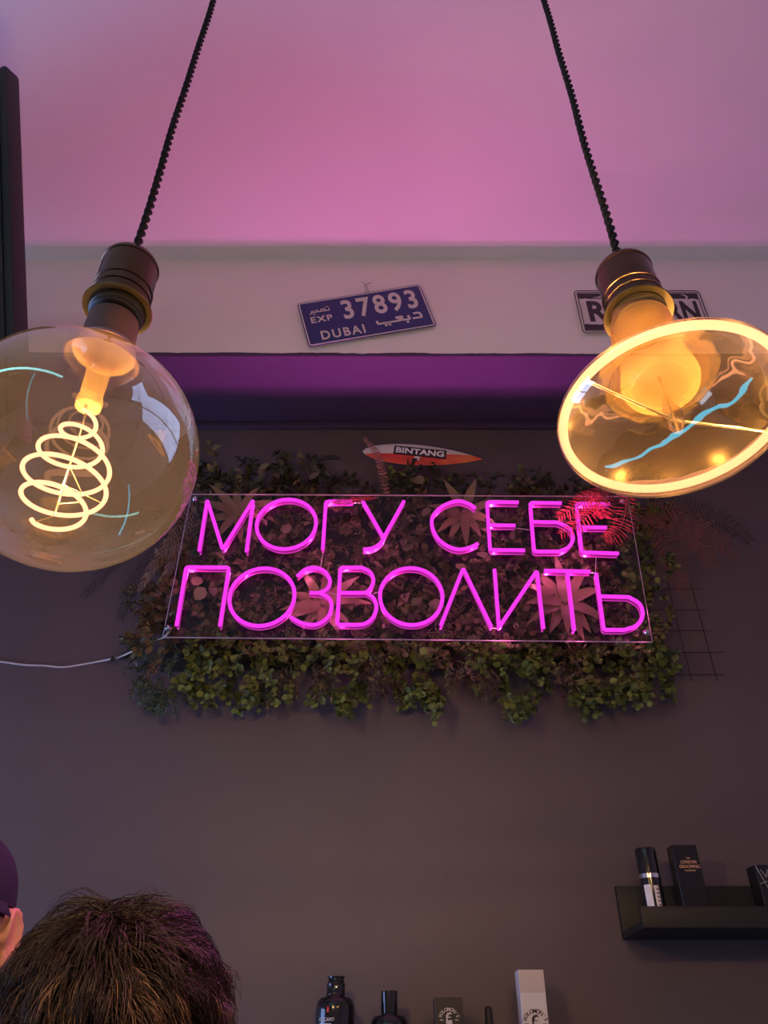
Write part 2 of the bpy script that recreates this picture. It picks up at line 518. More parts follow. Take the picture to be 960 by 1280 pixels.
inner = [(0.0, 0.0225), (0.0035, 0.021), (0.0055, 0.012), (0.0085, 0.002), (0.0075, -0.010), (0.003, -0.020), (0.0, -0.0215)]
G().add(*lathe(inner, 20, cap=False), MB).build('support_rod', M['glass_rod'], bulb)
G().add(*tube([(0, 0, 0.05), (0, 0, -0.0215)], 0.0011, 6), MB).build('support_wire', M['wire'], bulb)
RR = 0.0898
G().add(*tube([(RR * math.cos(2 * PI * i / 128), RR * math.sin(2 * PI * i / 128), 0.0) for i in range(128)], 0.0038, 10, closed=True), MB).build('filament', M['filament_ring'], bulb)
for dg_ in (12, 205):
    a = math.radians(dg_)
    G().add(*tube([(0, 0, -0.006), (0.03 * math.cos(a), 0.03 * math.sin(a), -0.004), (RR * math.cos(a), RR * math.sin(a), 0)], 0.0012, 6), MB).build('support_arm', M['wire'], bulb)
for k in range(12):            # the ring's own light, spread along it
    a = 2 * PI * (k + 0.5) / 12
    bulb_light(t, MB @ Vector(((RR - 0.006) * math.cos(a), (RR - 0.006) * math.sin(a), 0.006 if k % 2 else -0.006)), BULB_W / 12, WARM)

# --- cyan LED batten under the ceiling on the far side of the room (seen mirrored in the bulbs)
t = thing('led_batten', 'slim cyan LED batten lamp hung under the ceiling away from the sign', 'lamp', (-0.75, -0.75, 2.72))
ld = Vector((0.80, -0.60, 0)).normalized(); lc = Vector((-0.75, -0.75, 2.75))
G().add(*tube([lc - ld * 0.72, lc + ld * 0.72], 0.03, 16)).build('led_tube', M['led_tube'], t)
for s in (-1, 1):
    G().add(*tube([lc + ld * s * 0.72, lc + ld * s * 0.77], 0.033, 16)).build('end_cap', M['chrome'], t)
    G().add(*tube([lc + ld * s * 0.745, Vector(((lc + ld * s * 0.745).x, (lc + ld * s * 0.745).y, CEIL))], 0.0015, 6)).build('suspension_wire', M['wire'], t)

# --- blue bar lamp on a wall arm below the frame (seen mirrored in the flat underside of the ring bulb)
t = thing('bar_lamp', 'blue bar lamp standing out from the wall under the picture ledge', 'lamp', (0.27, 1.56, 1.13))
b0 = Vector((0.27, 1.53, 1.18)); b1 = Vector((0.95, 0.62, 1.18))
G().add(*tube([b0, b1], 0.016, 16)).build('tube', M['bar_tube'], t)
bd_ = (b1 - b0).normalized()
G().add(*tube([b0 - bd_ * 0.03, b0], 0.019, 16)).build('end_cap', M['chrome'], t)
G().add(*tube([b1, b1 + bd_ * 0.02], 0.019, 16)).build('end_cap', M['chrome'], t)
G().add(*box2((b0.x - 0.05, 1.585, 1.13), (b0.x + 0.03, WALL, 1.23), 0.004)).build('wall_plate', M['chrome'], t)
G().add(*tube([b0 - bd_ * 0.03, Vector((b0.x - 0.02, 1.588, 1.18))], 0.010, 12)).build('joint', M['chrome'], t)

# ------------------------------------------------------------------ neon sign
SY = 1.455                     # front face of the acrylic panel
LY = 1.440                     # middle of the neon tubes
sg = thing('neon_sign', 'clear acrylic sign with two rows of glowing magenta Cyrillic neon letters', 'sign', at(510, 800, SY))
BLp, BRp, TRp, TLp = [at(*q, SY) for q in ((203, 796), (816, 802), (785, 620), (239, 617))]
panel = G()
vv = [BLp, BRp, TRp, TLp] + [p + Vector((0, 0.005, 0)) for p in (BLp, BRp, TRp, TLp)]
pn = G().add(vv[:4], [(0, 1, 2, 3)]); pn.add(vv[4:], [(3, 2, 1, 0)])
pnl = pn.build('acrylic_panel', M['acrylic'], sg, smooth=False)
G().add(vv, [(0, 4, 5, 1), (1, 5, 6, 2), (2, 6, 7, 3), (3, 7, 4, 0)]).build('panel_edge', M['acrylic_edge'], pnl, smooth=False)


def ell(cx, cy, rx, ry, n=56):
    c = at(cx, cy, LY); a = at(cx + rx, cy, LY) - c; b = at(cx, cy - ry, LY)
    tt = at(cx, cy + ry, LY)
    c2 = (b + tt) / 2; rz = (b.z - tt.z) / 2
    return [Vector((c.x + a.x * math.cos(2 * PI * i / n), LY, c2.z + rz * math.sin(2 * PI * i / n))) for i in range(n)]


def fillet(p, r=0.006, closed=False):
    out = []; N = len(p)
    for i in range(N):
        if not closed and i in (0, N - 1):
            out.append(p[i]); continue
        a = p[i - 1] - p[i]; b = p[(i + 1) % N] - p[i]
        if a.angle(b) > math.radians(150):
            out.append(p[i]); continue
        d = min(r, a.length * 0.45, b.length * 0.45)
        s = p[i] + a.normalized() * d; e = p[i] + b.normalized() * d
        for k in range(6):
            q = k / 5
            out.append(s * (1 - q) ** 2 + p[i] * 2 * q * (1 - q) + e * q * q)
    return out


def neon_sweep(path, prof, closed):
    # planar path in xz; prof = (in-plane offset, y offset)
    N = len(path); v = []; f = []; m = len(prof)
    for i in range(N):
        a = path[(i - 1) % N] if (closed or i > 0) else path[i]
        b = path[(i + 1) % N] if (closed or i < N - 1) else path[i]
        d = (b - a); d.y = 0; d.normalize()
        nrm = Vector((-d.z, 0, d.x))
        for u, y in prof:
            v.append(path[i] + nrm * u + Vector((0, y, 0)))
    for i in range(N if closed else N - 1):
        j = (i + 1) % N
        for k in range(m):
            l = (k + 1) % m
            f.append((i * m + k, i * m + l, j * m + l, j * m + k))
    if not closed:
        f.append(tuple(range(m))); f.append(tuple((N - 1) * m + k for k in range(m - 1, -1, -1)))
    return v, f


def circ(r, y0, n=10):
    return [(r * math.cos(2 * PI * k / n), y0 + r * math.sin(2 * PI * k / n)) for k in range(n)]


def letter(strokes):
    core = G(); body = G(); ends = []
    allp = []
    for kind, pts in strokes:
        closed = kind in ('o', 'loop')
        if kind == 'o':
            p = ell(*pts)
        else:
            p = []
            for q in pts:
                if isinstance(q, list):
                    p += catmull([at(x, y, LY) for x, y in q], 5)
                else:
                    p.append(at(q[0], q[1], LY))
            p = fillet(p, 0.007, closed)
        core.add(*neon_sweep(p, circ(0.0042, -0.002), closed))
        body.add(*neon_sweep(p, [(0.0018, 0.0), (-0.0018, 0.0), (-0.0018, 0.015), (0.0018, 0.015)], closed))
        back = [q + Vector((0, 0.0122, 0)) for q in p]
        ends.append((back, closed)); allp += p
    o = core.build('letter', M['neon'], sg)
    body.build('silicone_base', M['neon_body'], o)
    bk = G()
    for p, cl in ends: bk.add(*neon_sweep(p, circ(0.0019, 0), cl))
    bk.build('edge_glow', M['neon_core'], o)
    c = sum(allp, Vector()) / len(allp)
    l = bpy.data.lights.new('neon_glow', 'SPOT')
    l.energy = NEON_W * 4; l.color = (1.0, 0.13, 0.68); l.shadow_soft_size = 0.0
    l.spot_size = math.radians(180); l.spot_blend = 0.12
    lo = bpy.data.objects.new('neon_glow', l); C.objects.link(lo)
    lo.location = c + Vector((0, -0.02, 0)); lo.rotation_euler = (math.radians(-101), 0, 0)
    lo.parent = sg; lo.matrix_parent_inverse = wm(sg).inverted()
    for q in [allp[int(len(allp) * w_)] for w_ in (0.08, 0.36, 0.64, 0.92)]:      # the weaker glow that leaks back through the panel
        l2 = bpy.data.lights.new('neon_back_glow', 'POINT')
        l2.energy = 0.05; l2.color = (1.0, 0.16, 0.55); l2.shadow_soft_size = 0.0
        o2 = bpy.data.objects.new('neon_back_glow', l2); C.objects.link(o2)
        o2.location = Vector((q.x + 0.006, SY - 0.0035, q.z - 0.004))
        o2.parent = sg; o2.matrix_parent_inverse = wm(sg).inverted()


letter([('l', [(249.2, 689), (259.2, 625.5), (278.5, 687.5), (316.7, 625.5), (308.3, 690)])])
letter([('o', (358, 656, 37, 31))])
letter([('l', [(403.5, 687), (407.5, 627.5), (441, 627)])])
letter([('l', [(453.5, 627), (479, 672)]), ('l', [(505, 627), [(481, 670), (476, 679), (466.7, 685.5), (454, 687.5)]])])
letter([('l', [[(594, 636), (585, 630), (571, 627), (553, 633.5), (541.5, 645), (540, 658), (546.7, 673), (559, 683), (573, 687.5), (587, 685), (597.5, 680)]])])
letter([('l', [(648, 628.5), (608.5, 628), (612.5, 688), (656, 688.5)]), ('l', [(611, 657), (644, 657.5)])])
letter([('l', [(701.7, 629.5), (662.5, 629), (667.5, 690), [(699, 690), (711, 684), (716, 673), (711, 661), (697, 653.5)], (666, 653)])])
letter([('l', [(762, 630.5), (720.5, 630), (727, 691), (773, 692.5)]), ('l', [(724.5, 659.5), (758, 660)])])
letter([('l', [(221, 782.5), (233, 709.5), (286.5, 710), (275, 783)])])
letter([('o', (327.5, 747, 40.5, 36))])
letter([('l', [[(371.7, 721), (381, 713), (393, 710), (406, 715), (412.5, 726.7), (408.5, 737), (399, 741.7)], (387, 741.7)]),
        ('l', [[(400, 741.7), (411, 748), (414.5, 759), (410, 771.7), (399, 780), (388, 781.5), (375, 778.5), (363, 771.7)]])])
letter([('loop', [(425.5, 710), [(452, 710), (463, 716), (466.7, 726.7), (463, 736), (457.5, 741.7)], [(458, 741.8), (466.7, 748), (470.5, 759), (466.7, 771.7), (457, 780), (445, 781.7)], (421.5, 781.3)]),
        ('l', [(424, 741.7), (457.5, 741.7)])])
letter([('o', (514, 746.3, 39, 35.6))])
letter([('l', [(551, 782.5), (579, 711), (614, 784)])])
letter([('l', [(618, 712.5), (623.5, 785), (671, 714), (679, 786)])])
letter([('l', [(680, 714), (737.5, 715)]), ('l', [(709, 716.7), (717.5, 788)])])
letter([('l', [(745, 717.5), (754.5, 788), [(780, 788), (796, 782), (803, 769), (799, 755.5), (786, 747)], (751, 746)])])
for q in ((210, 786), (244, 625.5), (807.5, 792), (777, 628)):
    c = at(*q, SY)
    Mr = Matrix.Translation(c) @ Matrix.Rotation(PI / 2, 4, 'X')
    G().add(*lathe([(0.0, 0.010), (0.004, 0.0095), (0.0062, 0.007), (0.0068, 0.003), (0.0068, 0.0), (0.0045, 0.0), (0.0045, -0.005), (0.0045, -0.14), (0.0, -0.14)], 24), Mr).build('standoff_screw', M['chrome'], sg)
# thin link wires between the letters
for a, b in (((441, 629), (453, 629)), ((411, 741), (424, 744)), ((467, 742), (477, 739)), ((644, 660), (664, 663)), ((745, 692), (744, 717)), ((404, 689), (401, 708)), ((614, 785), (623, 786)), ((738, 716), (745, 716))):
    p, q = at(*a, SY - 0.003), at(*b, SY - 0.003)
    G().add(*tube([p, (p + q) / 2 + Vector((0, -0.002, -0.001)), q], 0.0008, 5)).build('link_wire', M['cable'], sg)
# supply cable
cp = [(214, 785, 1.452), (206, 796, 1.47), (196, 800, 1.50), (172, 811, 1.52), (150, 821, 1.55), (128, 826, 1.585), (100, 831, 1.594), (78, 834, 1.595), (55, 832, 1.595), (30, 831, 1.595), (0, 827, 1.595), (-60, 820, 1.595), (-160, 830, 1.595)]
G().add(*tube(catmull([at(*q) for q in cp], 5), 0.0021, 6)).build('supply_cable', M['cable'], sg)

# ------------------------------------------------------------------ leaf panel behind the sign
M['leaf'] = mat('green_leaf', (0.018, 0.032, 0.008), 0.5, var=0.35, rand=True, transl=0.15, hue=(0.20, 0.25, 0.055))
M['leaf_blue'] = mat('blue_green_leaf', (0.03, 0.05, 0.03), 0.5, rand=True, transl=0.15, hue=(0.08, 0.13, 0.07))
M['leaf_brown'] = mat('bronze_leaf', (0.03, 0.022, 0.010), 0.55, rand=True, transl=0.15, hue=(0.20, 0.145, 0.07))
M['leaf_dark'] = mat('dark_leaf', (0.018, 0.022, 0.012), 0.55, rand=True, hue=(0.05, 0.05, 0.022))
M['leaf_pale'] = mat('pale_leaf', (0.13, 0.11, 0.055), 0.5, rand=True, transl=0.15, hue=(0.21, 0.17, 0.085))
M['leaf_pink'] = mat('pink_leaf', (0.28, 0.09, 0.09), 0.5, rand=True, transl=0.15, hue=(0.42, 0.17, 0.15))
M['rosette'] = mat('tan_rosette_leaf', (0.20, 0.13, 0.07), 0.45, var=0.2, scale=25, transl=0.15)
M['stem'] = mat('plant_stem', (0.05, 0.045, 0.02), 0.6)
M['backing'] = mat('dark_plastic_mat', (0.012, 0.012, 0.010), 0.8, bump=0.5, bscale=120)
M['fern_red'] = mat('crimson_fern', (0.28, 0.020, 0.025), 0.5, rand=True, transl=0.15, hue=(0.52, 0.07, 0.07))
M['fern_brown'] = mat('rust_fern', (0.17, 0.045, 0.03), 0.6, rand=True, transl=0.1, hue=(0.28, 0.085, 0.05))
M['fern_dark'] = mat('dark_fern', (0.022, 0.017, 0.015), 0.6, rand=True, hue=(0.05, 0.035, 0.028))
M['fern_mauve_lit'] = mat('mauve_lit_grass', (0.22, 0.12, 0.11), 0.5, rand=True, transl=0.2, hue=(0.38, 0.22, 0.18))  # neon light on these fronds put into a paler mauve colour
M['grid'] = mat('black_wire_grid', (0.012, 0.010, 0.010), 0.5)

# unit leaves (length along +x from the stalk, normal +z)
def leaf_round():
    o = [(0, 0), (0.18, 0.28), (0.48, 0.44), (0.8, 0.36), (1.0, 0.0), (0.8, -0.36), (0.48, -0.44), (0.18, -0.28)]
    v = [Vector((x, y, 0.22 * y * y * 2 - 0.12 * x * x)) for x, y in o] + [Vector((0.5, 0, -0.06))]
    return v, [(i, (i + 1) % 8, 8) for i in range(8)]


def leaf_pointed():
    o = [(0, 0), (0.12, 0.22), (0.35, 0.34), (0.65, 0.24), (1.0, 0.0), (0.65, -0.24), (0.35, -0.34), (0.12, -0.22)]
    v = [Vector((x, y, 0.5 * abs(y) - 0.15 * x * x)) for x, y in o] + [Vector((0.42, 0, -0.04))]
    return v, [(i, (i + 1) % 8, 8) for i in range(8)]


def leaf_narrow():
    o = [(0, 0), (0.3, 0.16), (0.6, 0.15), (1.0, 0.0), (0.6, -0.15), (0.3, -0.16)]
    v = [Vector((x, y, 0.3 * abs(y) - 0.2 * x * x)) for x, y in o] + [Vector((0.5, 0, -0.05))]
    return v, [(i, (i + 1) % 6, 6) for i in range(6)]


KIND = {'round': leaf_round(), 'pointed': leaf_pointed(), 'narrow': leaf_narrow()}


def orient(d, nrm, p, s):
    d = d.normalized(); y = nrm.cross(d)
    y = y.normalized() if y.length > 1e-4 else d.orthogonal().normalized()
    z = d.cross(y)
    return Matrix(((d.x * s, y.x * s, z.x * s, p.x), (d.y * s, y.y * s, z.y * s, p.y), (d.z * s, y.z * s, z.z * s, p.z), (0, 0, 0, 1)))


rng = random.Random(11)
leaves = []                    # (kind, material, matrix, size, front)
stems = G()


def top_edge(px):
    return 592 + 7 * math.sin(px * 0.045) + 6 * math.sin(px * 0.11 + 1) - (14 if 270 < px < 400 else 0)


def bot_edge(px):
    return 862 + 9 * math.sin(px * 0.06 + 0.8) + 7 * math.sin(px * 0.13) + (8 if px < 240 else 0) - max(0, px - 800) * 0.6


def sprig(p, d, n, size, kind, m, step=0.55, spread=1.0):
    pts = [p.copy()]
    q = p.copy(); d = d.normalized()
    for i in range(n):
        d = (d + Vector((rng.uniform(-.25, .25), rng.uniform(-.2, .2), rng.uniform(-.28, .08)))).normalized()
        q = q + d * size * step
        q.y = min(max(q.y, 1.474), 1.592)
        pts.append(q.copy())
        side = d.cross(Vector((rng.uniform(-1, 1), rng.uniform(-1, 1), rng.uniform(-1, 1)))).normalized()
        s = size * rng.uniform(0.75, 1.15) * (1 - 0.35 * i / n)
        for sg_ in (-1, 1):
            ld = side * sg_ * spread + d * 0.55 + Vector((rng.uniform(-.3, .3), rng.uniform(-.5, .1), rng.uniform(-.3, .3)))
            nr = Vector((rng.uniform(-.7, .7), -1, rng.uniform(-0.2, 0.9)))
            leaves.append((kind, m, orient(ld, nr, q, s), s, q))
    s = size * 0.7
    leaves.append((kind, m, orient(d, Vector((rng.uniform(-.5, .5), -1, .4)), q, s), s, q))
    stems.add(*tube(pts, 0.0011, 4, cap=False))


tries = 0
while tries < 2300:
    tries += 1
    px = rng.uniform(168, 842); py = rng.uniform(575, 880)
    if py < top_edge(px) or py > bot_edge(px): continue
    if px < 245 and py < 640 + (245 - px) * 1.2: continue
    if px > 800 and py > 860: continue
    if px > 806 and py < 800 and rng.random() < 0.75: continue
    if py < 606 and px > 560 and rng.random() < 0.35: continue
    edge = py > 800 or py < 612 or px < 205 or px > 815
    Y = rng.uniform(1.49, 1.575) if edge else rng.uniform(1.51, 1.585)
    p = at(px, py, Y)
    d = Vector((rng.uniform(-1, 1), rng.uniform(-1.2, -0.1), rng.uniform(-1.0, 0.6)))
    n1 = noise.noise((px * 0.022, py * 0.022, 5))
    if py < 618:
        k, m, sz = ('pointed', 'leaf_dark' if rng.random() < 0.82 else 'leaf_pale', rng.uniform(0.02, 0.032)) if px < 460 else ('round', 'leaf_dark' if rng.random() < 0.85 else 'leaf', rng.uniform(0.016, 0.024))
        cnt = 3
    elif py > 805:
        if px < 235: k, m, sz, cnt = 'narrow', 'leaf_blue', rng.uniform(0.012, 0.018), 6
        elif n1 < -0.22: k, m, sz, cnt = 'narrow', 'leaf_brown', rng.uniform(0.012, 0.02), 5
        else: k, m, sz, cnt = 'round', 'leaf', rng.uniform(0.015, 0.021), 5
        if py > 840: d = Vector((rng.uniform(-.6, .6), -0.4, -1.0))
    elif px > 770: k, m, sz, cnt = 'round', 'leaf', rng.uniform(0.014, 0.02), 4
    elif n1 > 0.12: k, m, sz, cnt = 'narrow', 'leaf_brown', rng.uniform(0.011, 0.016), 6
    elif n1 < -0.12: k, m, sz, cnt = 'pointed', 'leaf_brown', rng.uniform(0.018, 0.028), 3
    else: k, m, sz, cnt = 'round', 'leaf_brown', rng.uniform(0.016, 0.024), 4
    sprig(p, d, cnt, sz, k, m)
# trailing sprigs that hang below the panel
for px, py, n, m in ((183, 815, 11, 'leaf_blue'), (190, 850, 6, 'leaf_blue'), (205, 845, 6, 'leaf_blue'), (528, 850, 7, 'leaf_brown'), (524, 845, 6, 'leaf_brown'), (596, 852, 4, 'leaf'), (722, 850, 4, 'leaf')):
    sprig(at(px, py, 1.53), Vector((0, 0, -1)), n, 0.014, 'narrow' if m != 'leaf' else 'round', m, step=0.6)
for px, py in ((160, 818), (172, 812), (150, 822)):
    sprig(at(px + 14, py - 4, 1.56), Vector((-1, -.2, -.1)), 4, 0.016, 'round', 'leaf_dark')
for px, py in ((836, 842), (822, 838), (826, 852)):
    sprig(at(px - 8, py - 4, 1.54), Vector((1, -.2, .1)), 3, 0.019, 'round', 'leaf')
for px, py in ((195, 826), (199, 832)):
    sprig(at(px, py, 1.485), Vector((-.3, -.3, -.6)), 5, 0.011, 'narrow', 'leaf_pink')
for px, py in ((583, 830), (586, 836)):
    sprig(at(px, py, 1.49), Vector((.3, -.3, -.6)), 5, 0.010, 'narrow', 'leaf_pink')
# scattered pale accents seen through the acrylic and along the top
for px, py, s, k in ((362, 655, .03, 'round'), (375, 660, .03, 'pointed'), (345, 668, .028, 'pointed'), (252, 722, .03, 'round'), (265, 735, .034, 'pointed'), (244, 750, .034, 'round'), (272, 690, .03, 'pointed'),
                    (505, 675, .03, 'pointed'), (512, 680, .032, 'round'), (527, 645, .028, 'round'), (545, 712, .034, 'pointed'), (507, 742, .034, 'pointed'), (535, 755, .034, 'round'), (515, 757, .03, 'pointed'),
                    (332, 584, .036, 'pointed'), (340, 592, .036, 'pointed'), (325, 590, .034, 'pointed'), (322, 604, .03, 'pointed'), (292, 588, .024, 'pointed'), (301, 603, .028, 'pointed'), (281, 607, .028, 'round'), (387, 600, .032, 'round'),
                    (516, 597, .034, 'round'), (528, 612, .03, 'pointed'), (598, 690, .03, 'round'), (603, 705, .03, 'pointed'), (570, 705, .028, 'round')):
    p = at(px, py, 1.492)
    m = 'leaf_pale' if py > 610 or rng.random() < 0.75 else 'leaf'
    d = Vector((rng.uniform(-1, 1), rng.uniform(-.5, 0), rng.uniform(-1, .8)))
    leaves.append((k, m, orient(d, Vector((rng.uniform(-.4, .4), -1, rng.uniform(0, .5))), p, s), s, p))
    stems.add(*tube([p, p + Vector((0, .05, .01))], 0.001, 4, cap=False))

pb = at(500, 880, 1.56)
panel = thing('artificial_leaf_panel', 'wall panel of mixed green and bronze artificial foliage behind the neon sign', 'foliage', pb)
bp = [at(*q, 1.592) for q in ((200, 838), (790, 832), (790, 618), (268, 618))]
bk = [p + Vector((0, 0.0075, 0)) for p in bp]
G().add(bp + bk, [(0, 1, 2, 3), (7, 6, 5, 4), (0, 4, 5, 1), (1, 5, 6, 2), (2, 6, 7, 3), (3, 7, 4, 0)]).build('backing_mat', M['backing'], panel, smooth=False)
stems.build('stems', M['stem'], panel)
# wire grid that the foliage is tied to; its free end shows on the bare wall
g = G()
x0 = at(740, 790, 1.588).x; x1 = at(893, 790, 1.588).x
zs = [at(850, q, 1.588).z for q in (736, 762, 788, 815, 843)]
for z in zs: g.add(*tube([(x0, 1.589, z), (x1 + rng.uniform(-.02, .01), 1.589, z)], 0.0009, 5))
for k in range(5):
    x = x0 + (x1 - x0) * (k + 0.6) / 5
    g.add(*tube([(x, 1.5905, zs[0] + 0.02), (x, 1.5905, zs[-1] - 0.015)], 0.0009, 5))
g.build('wire_grid', M['grid'], panel)
# the most exposed leaves are single parts, the rest one mass of foliage per leaf colour
def show(l):
    c = l[4]
    return l[3] * (1.6 if (l[1] in ('leaf', 'leaf_pale')) else 1.0) * (1.6 - c.y + 0.02)
leaves.sort(key=show, reverse=True)
cache = {}
for k, m, mx, s, p in leaves[:300]:
    if (k, m) not in cache:
        me = G().add(*KIND[k]).mesh('leaf'); me.materials.append(M[m])
        for q in me.polygons: q.use_smooth = True
        cache[(k, m)] = me
    o = bpy.data.objects.new('leaf', cache[(k, m)])
    o.matrix_basis = mx
    C.objects.link(o); o.parent = panel; o.matrix_parent_inverse = wm(panel).inverted()
rest = {}
for k, m, mx, s, p in leaves[300:]:
    rest.setdefault(m, G()).add(*KIND[k], mx)
for m, g in rest.items():
    o = g.build('foliage', M[m], panel, ang=180); o['kind'] = 'stuff'


# ------------------------------------------------------------------ rosettes of lance leaves in the panel
def lance(base, d, length, wd, droop, m, parent, name='leaf'):
    n = 9; v = []; f = []
    d = d.normalized(); side = d.cross(Vector((0, -1, 0)))
    side = side.normalized() if side.length > 1e-3 else Vector((1, 0, 0))
    p = base.copy()
    for i in range(n + 1):
        s = i / n
        wv = wd * (math.sin(PI * min(1, 0.14 + 0.86 * s) ** 0.85)) if s < 1 else 0.0
        up = side.cross(d).normalized()
        for k, off in ((-1, 0.25), (0, 0), (1, 0.25)):
            v.append(p + side * k * wv * 0.5 + up * off * wv * 0.6)
        d = (d + Vector((0, 0.02, -droop))).normalized()
        p = p + d * length / n
        p.y = min(max(p.y, 1.472), 1.585)
    for i in range(n):
        a = 3 * i
        f += [(a, a + 1, a + 4, a + 3), (a + 1, a + 2, a + 5, a + 4)]
    return G().add(v, f).build(name, m, parent, origin=base, ang=180)


def rosette(px, py, Y, L, n, label, wd=0.022, angs=None, m='rosette'):
    c = at(px, py, Y)
    t = thing('rosette_plant', label, 'plant', c, 'lance leaved rosettes in the leaf panel')
    rr = random.Random(int(px))
    G().add(*lathe([(0, -0.012), (0.006, -0.01), (0.008, 0), (0.005, 0.01), (0, 0.012)], 12, cap=False), Matrix.Translation(c) @ Matrix.Rotation(PI / 2, 4, 'X')).build('heart', M[m], t)
    for k in range(n):
        a = math.radians(angs[k]) if angs else 2 * PI * k / n + rr.uniform(-.2, .2)
        d = Vector((math.cos(a), -0.35 + rr.uniform(-.2, .15), math.sin(a)))
        lance(c + Vector((0, 0.004 * (k % 3), 0)), d, L * rr.uniform(0.8, 1.15), wd * rr.uniform(.85, 1.15), 0.035, M[m], t)


rosette(297, 642, 1.50, 0.10, 10, 'tan rosette plant behind the legs of the first letter of the top row', angs=[20, 55, 95, 130, 160, 195, 240, 285, 310, 340])
rosette(404, 756, 1.495, 0.105, 11, 'tan rosette plant whose leaf tips hang below the panel behind the letters З and В', angs=[85, 120, 155, 185, 205, 235, 268, 300, 325, 5, 45])
rosette(580, 641, 1.50, 0.105, 11, 'tan rosette plant with two leaves rising above the panel behind the letter С', angs=[72, 112, 165, 180, 215, 240, 268, 295, 315, 335, 20])
rosette(706, 754, 1.495, 0.11, 12, 'tan rosette plant with broad leaves behind the letter Т of the lower row', wd=0.026, angs=[95, 125, 150, 178, 205, 235, 262, 285, 300, 330, 25, 60])


# ------------------------------------------------------------------ fern fronds
def frond(label, pts, ll, m, group, n=21, wr=0.0011, lw=0.0022, lean=0.6, name='fern_frond'):
    P = catmull([at(*q) for q in pts], 8)
    t = thing(name, label, 'fern', P[0], group)
    G().add(*tube(P, [wr * (1 - 0.6 * i / (len(P) - 1)) for i in range(len(P))], 5)).build('rachis', M[m], t)
    g = G(); rr = random.Random(int(pts[0][0] * 7 + pts[-1][1]))
    for i in range(n):
        s = 0.08 + 0.92 * i / (n - 1)
        x = s * (len(P) - 1); k = min(int(x), len(P) - 2); p = P[k].lerp(P[k + 1], x - k)
        d = (P[k + 1] - P[k]).normalized()
        sd = d.cross(Vector((0, -1, 0))).normalized()
        L = ll * (0.35 + 0.65 * math.sin(PI * min(s * 0.85 + 0.12, 1)))
        for q in (-1, 1):
            e = (sd * q + d * lean + Vector((0, rr.uniform(-.35, .25), rr.uniform(-.1, .1)))).normalized()
            a = p; b = p + e * L * 0.5 + Vector((0, 0, -0.001)); c = p + e * L + Vector((0, 0, -0.12 * L))
            for z in (a, b, c): z.y = min(z.y, 1.596)
            u = e.cross(Vector((0, -1, 0))).normalized() * lw * 0.5
            g.add([a - u * 0.5, a + u * 0.5, b + u, b - u, c, b + Vector((0, -lw * .3, 0))], [(0, 1, 5), (1, 2, 5), (0, 5, 3), (5, 2, 4), (3, 5, 4)])
    o = g.build('leaflets', M[m], t, ang=180); o['kind'] = 'stuff'
    return t


GR = 'crimson fern fronds over the sign corner'
frond('crimson fern frond crossing the letter Б toward the sign middle', [(762, 610, 1.47), (742, 618, 1.395), (722, 632, 1.38), (699, 646, 1.385)], 0.033, 'fern_red', GR, lw=0.003)
frond('crimson fern frond drooping over the curve of the letter Б', [(766, 612, 1.47), (748, 630, 1.395), (726, 652, 1.38), (702, 667, 1.385)], 0.033, 'fern_red', GR, lw=0.003)
frond('short crimson fern frond with long leaflets over the last letter of the top row', [(735, 612, 1.45), (745, 622, 1.39), (752, 634, 1.38), (755, 646, 1.38)], 0.036, 'fern_red', GR, lw=0.003, n=15)
frond('crimson fern frond curling back beside the last letter of the top row', [(783, 610, 1.46), (783, 630, 1.39), (778, 655, 1.38), (768, 668, 1.38), (757, 673, 1.385)], 0.034, 'fern_red', GR, lw=0.003, n=22, lean=0.25)
GR = 'rust brown fern fronds beside the sign'
frond('rust brown fern frond arching down furthest from the wire grid', [(800, 640, 1.495), (835, 650, 1.495), (868, 672, 1.505), (890, 705, 1.525)], 0.045, 'fern_brown', GR, n=30, lean=0.3, lw=0.003)
frond('rust brown fern frond pointing down to the wire grid', [(796, 640, 1.505), (822, 665, 1.505), (842, 700, 1.525), (851, 738, 1.505)], 0.045, 'fern_brown', GR, n=30, lean=0.3, lw=0.003)
frond('rust brown fern frond reaching out level from the sign corner', [(800, 632, 1.505), (850, 632, 1.505), (900, 650, 1.525), (938, 676, 1.505)], 0.045, 'fern_dark', GR, n=44, lean=0.3, lw=0.003)
frond('rust brown fern frond arching between the two longest fronds', [(798, 636, 1.485), (845, 638, 1.485), (885, 665, 1.495), (920, 695, 1.525)], 0.040, 'fern_brown', GR, n=30, lean=0.3, lw=0.003)
GR = 'dark grassy fronds under the globe bulb'
for i, (lb, pts, ll, m) in enumerate((
        ('mauve lit grassy frond hanging at the sign edge below the globe bulb', [(240, 610, 1.50), (222, 660, 1.47), (200, 695, 1.47), (176, 735, 1.49)], 0.035, 'fern_mauve_lit'),
        ('thin mauve lit grassy frond hanging straight down at the sign edge', [(243, 620, 1.50), (232, 665, 1.48), (215, 700, 1.48), (198, 742, 1.49)], 0.03, 'fern_mauve_lit'),
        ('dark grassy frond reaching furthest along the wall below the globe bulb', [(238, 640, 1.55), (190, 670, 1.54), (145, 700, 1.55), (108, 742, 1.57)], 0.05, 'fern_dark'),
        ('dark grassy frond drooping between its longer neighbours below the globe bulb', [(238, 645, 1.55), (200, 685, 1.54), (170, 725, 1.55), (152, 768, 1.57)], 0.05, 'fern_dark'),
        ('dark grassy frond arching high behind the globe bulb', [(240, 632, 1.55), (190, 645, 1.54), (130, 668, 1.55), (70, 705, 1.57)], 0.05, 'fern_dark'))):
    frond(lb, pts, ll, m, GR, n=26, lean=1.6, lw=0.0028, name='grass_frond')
GR = 'plum coloured twigs along the top of the panel'
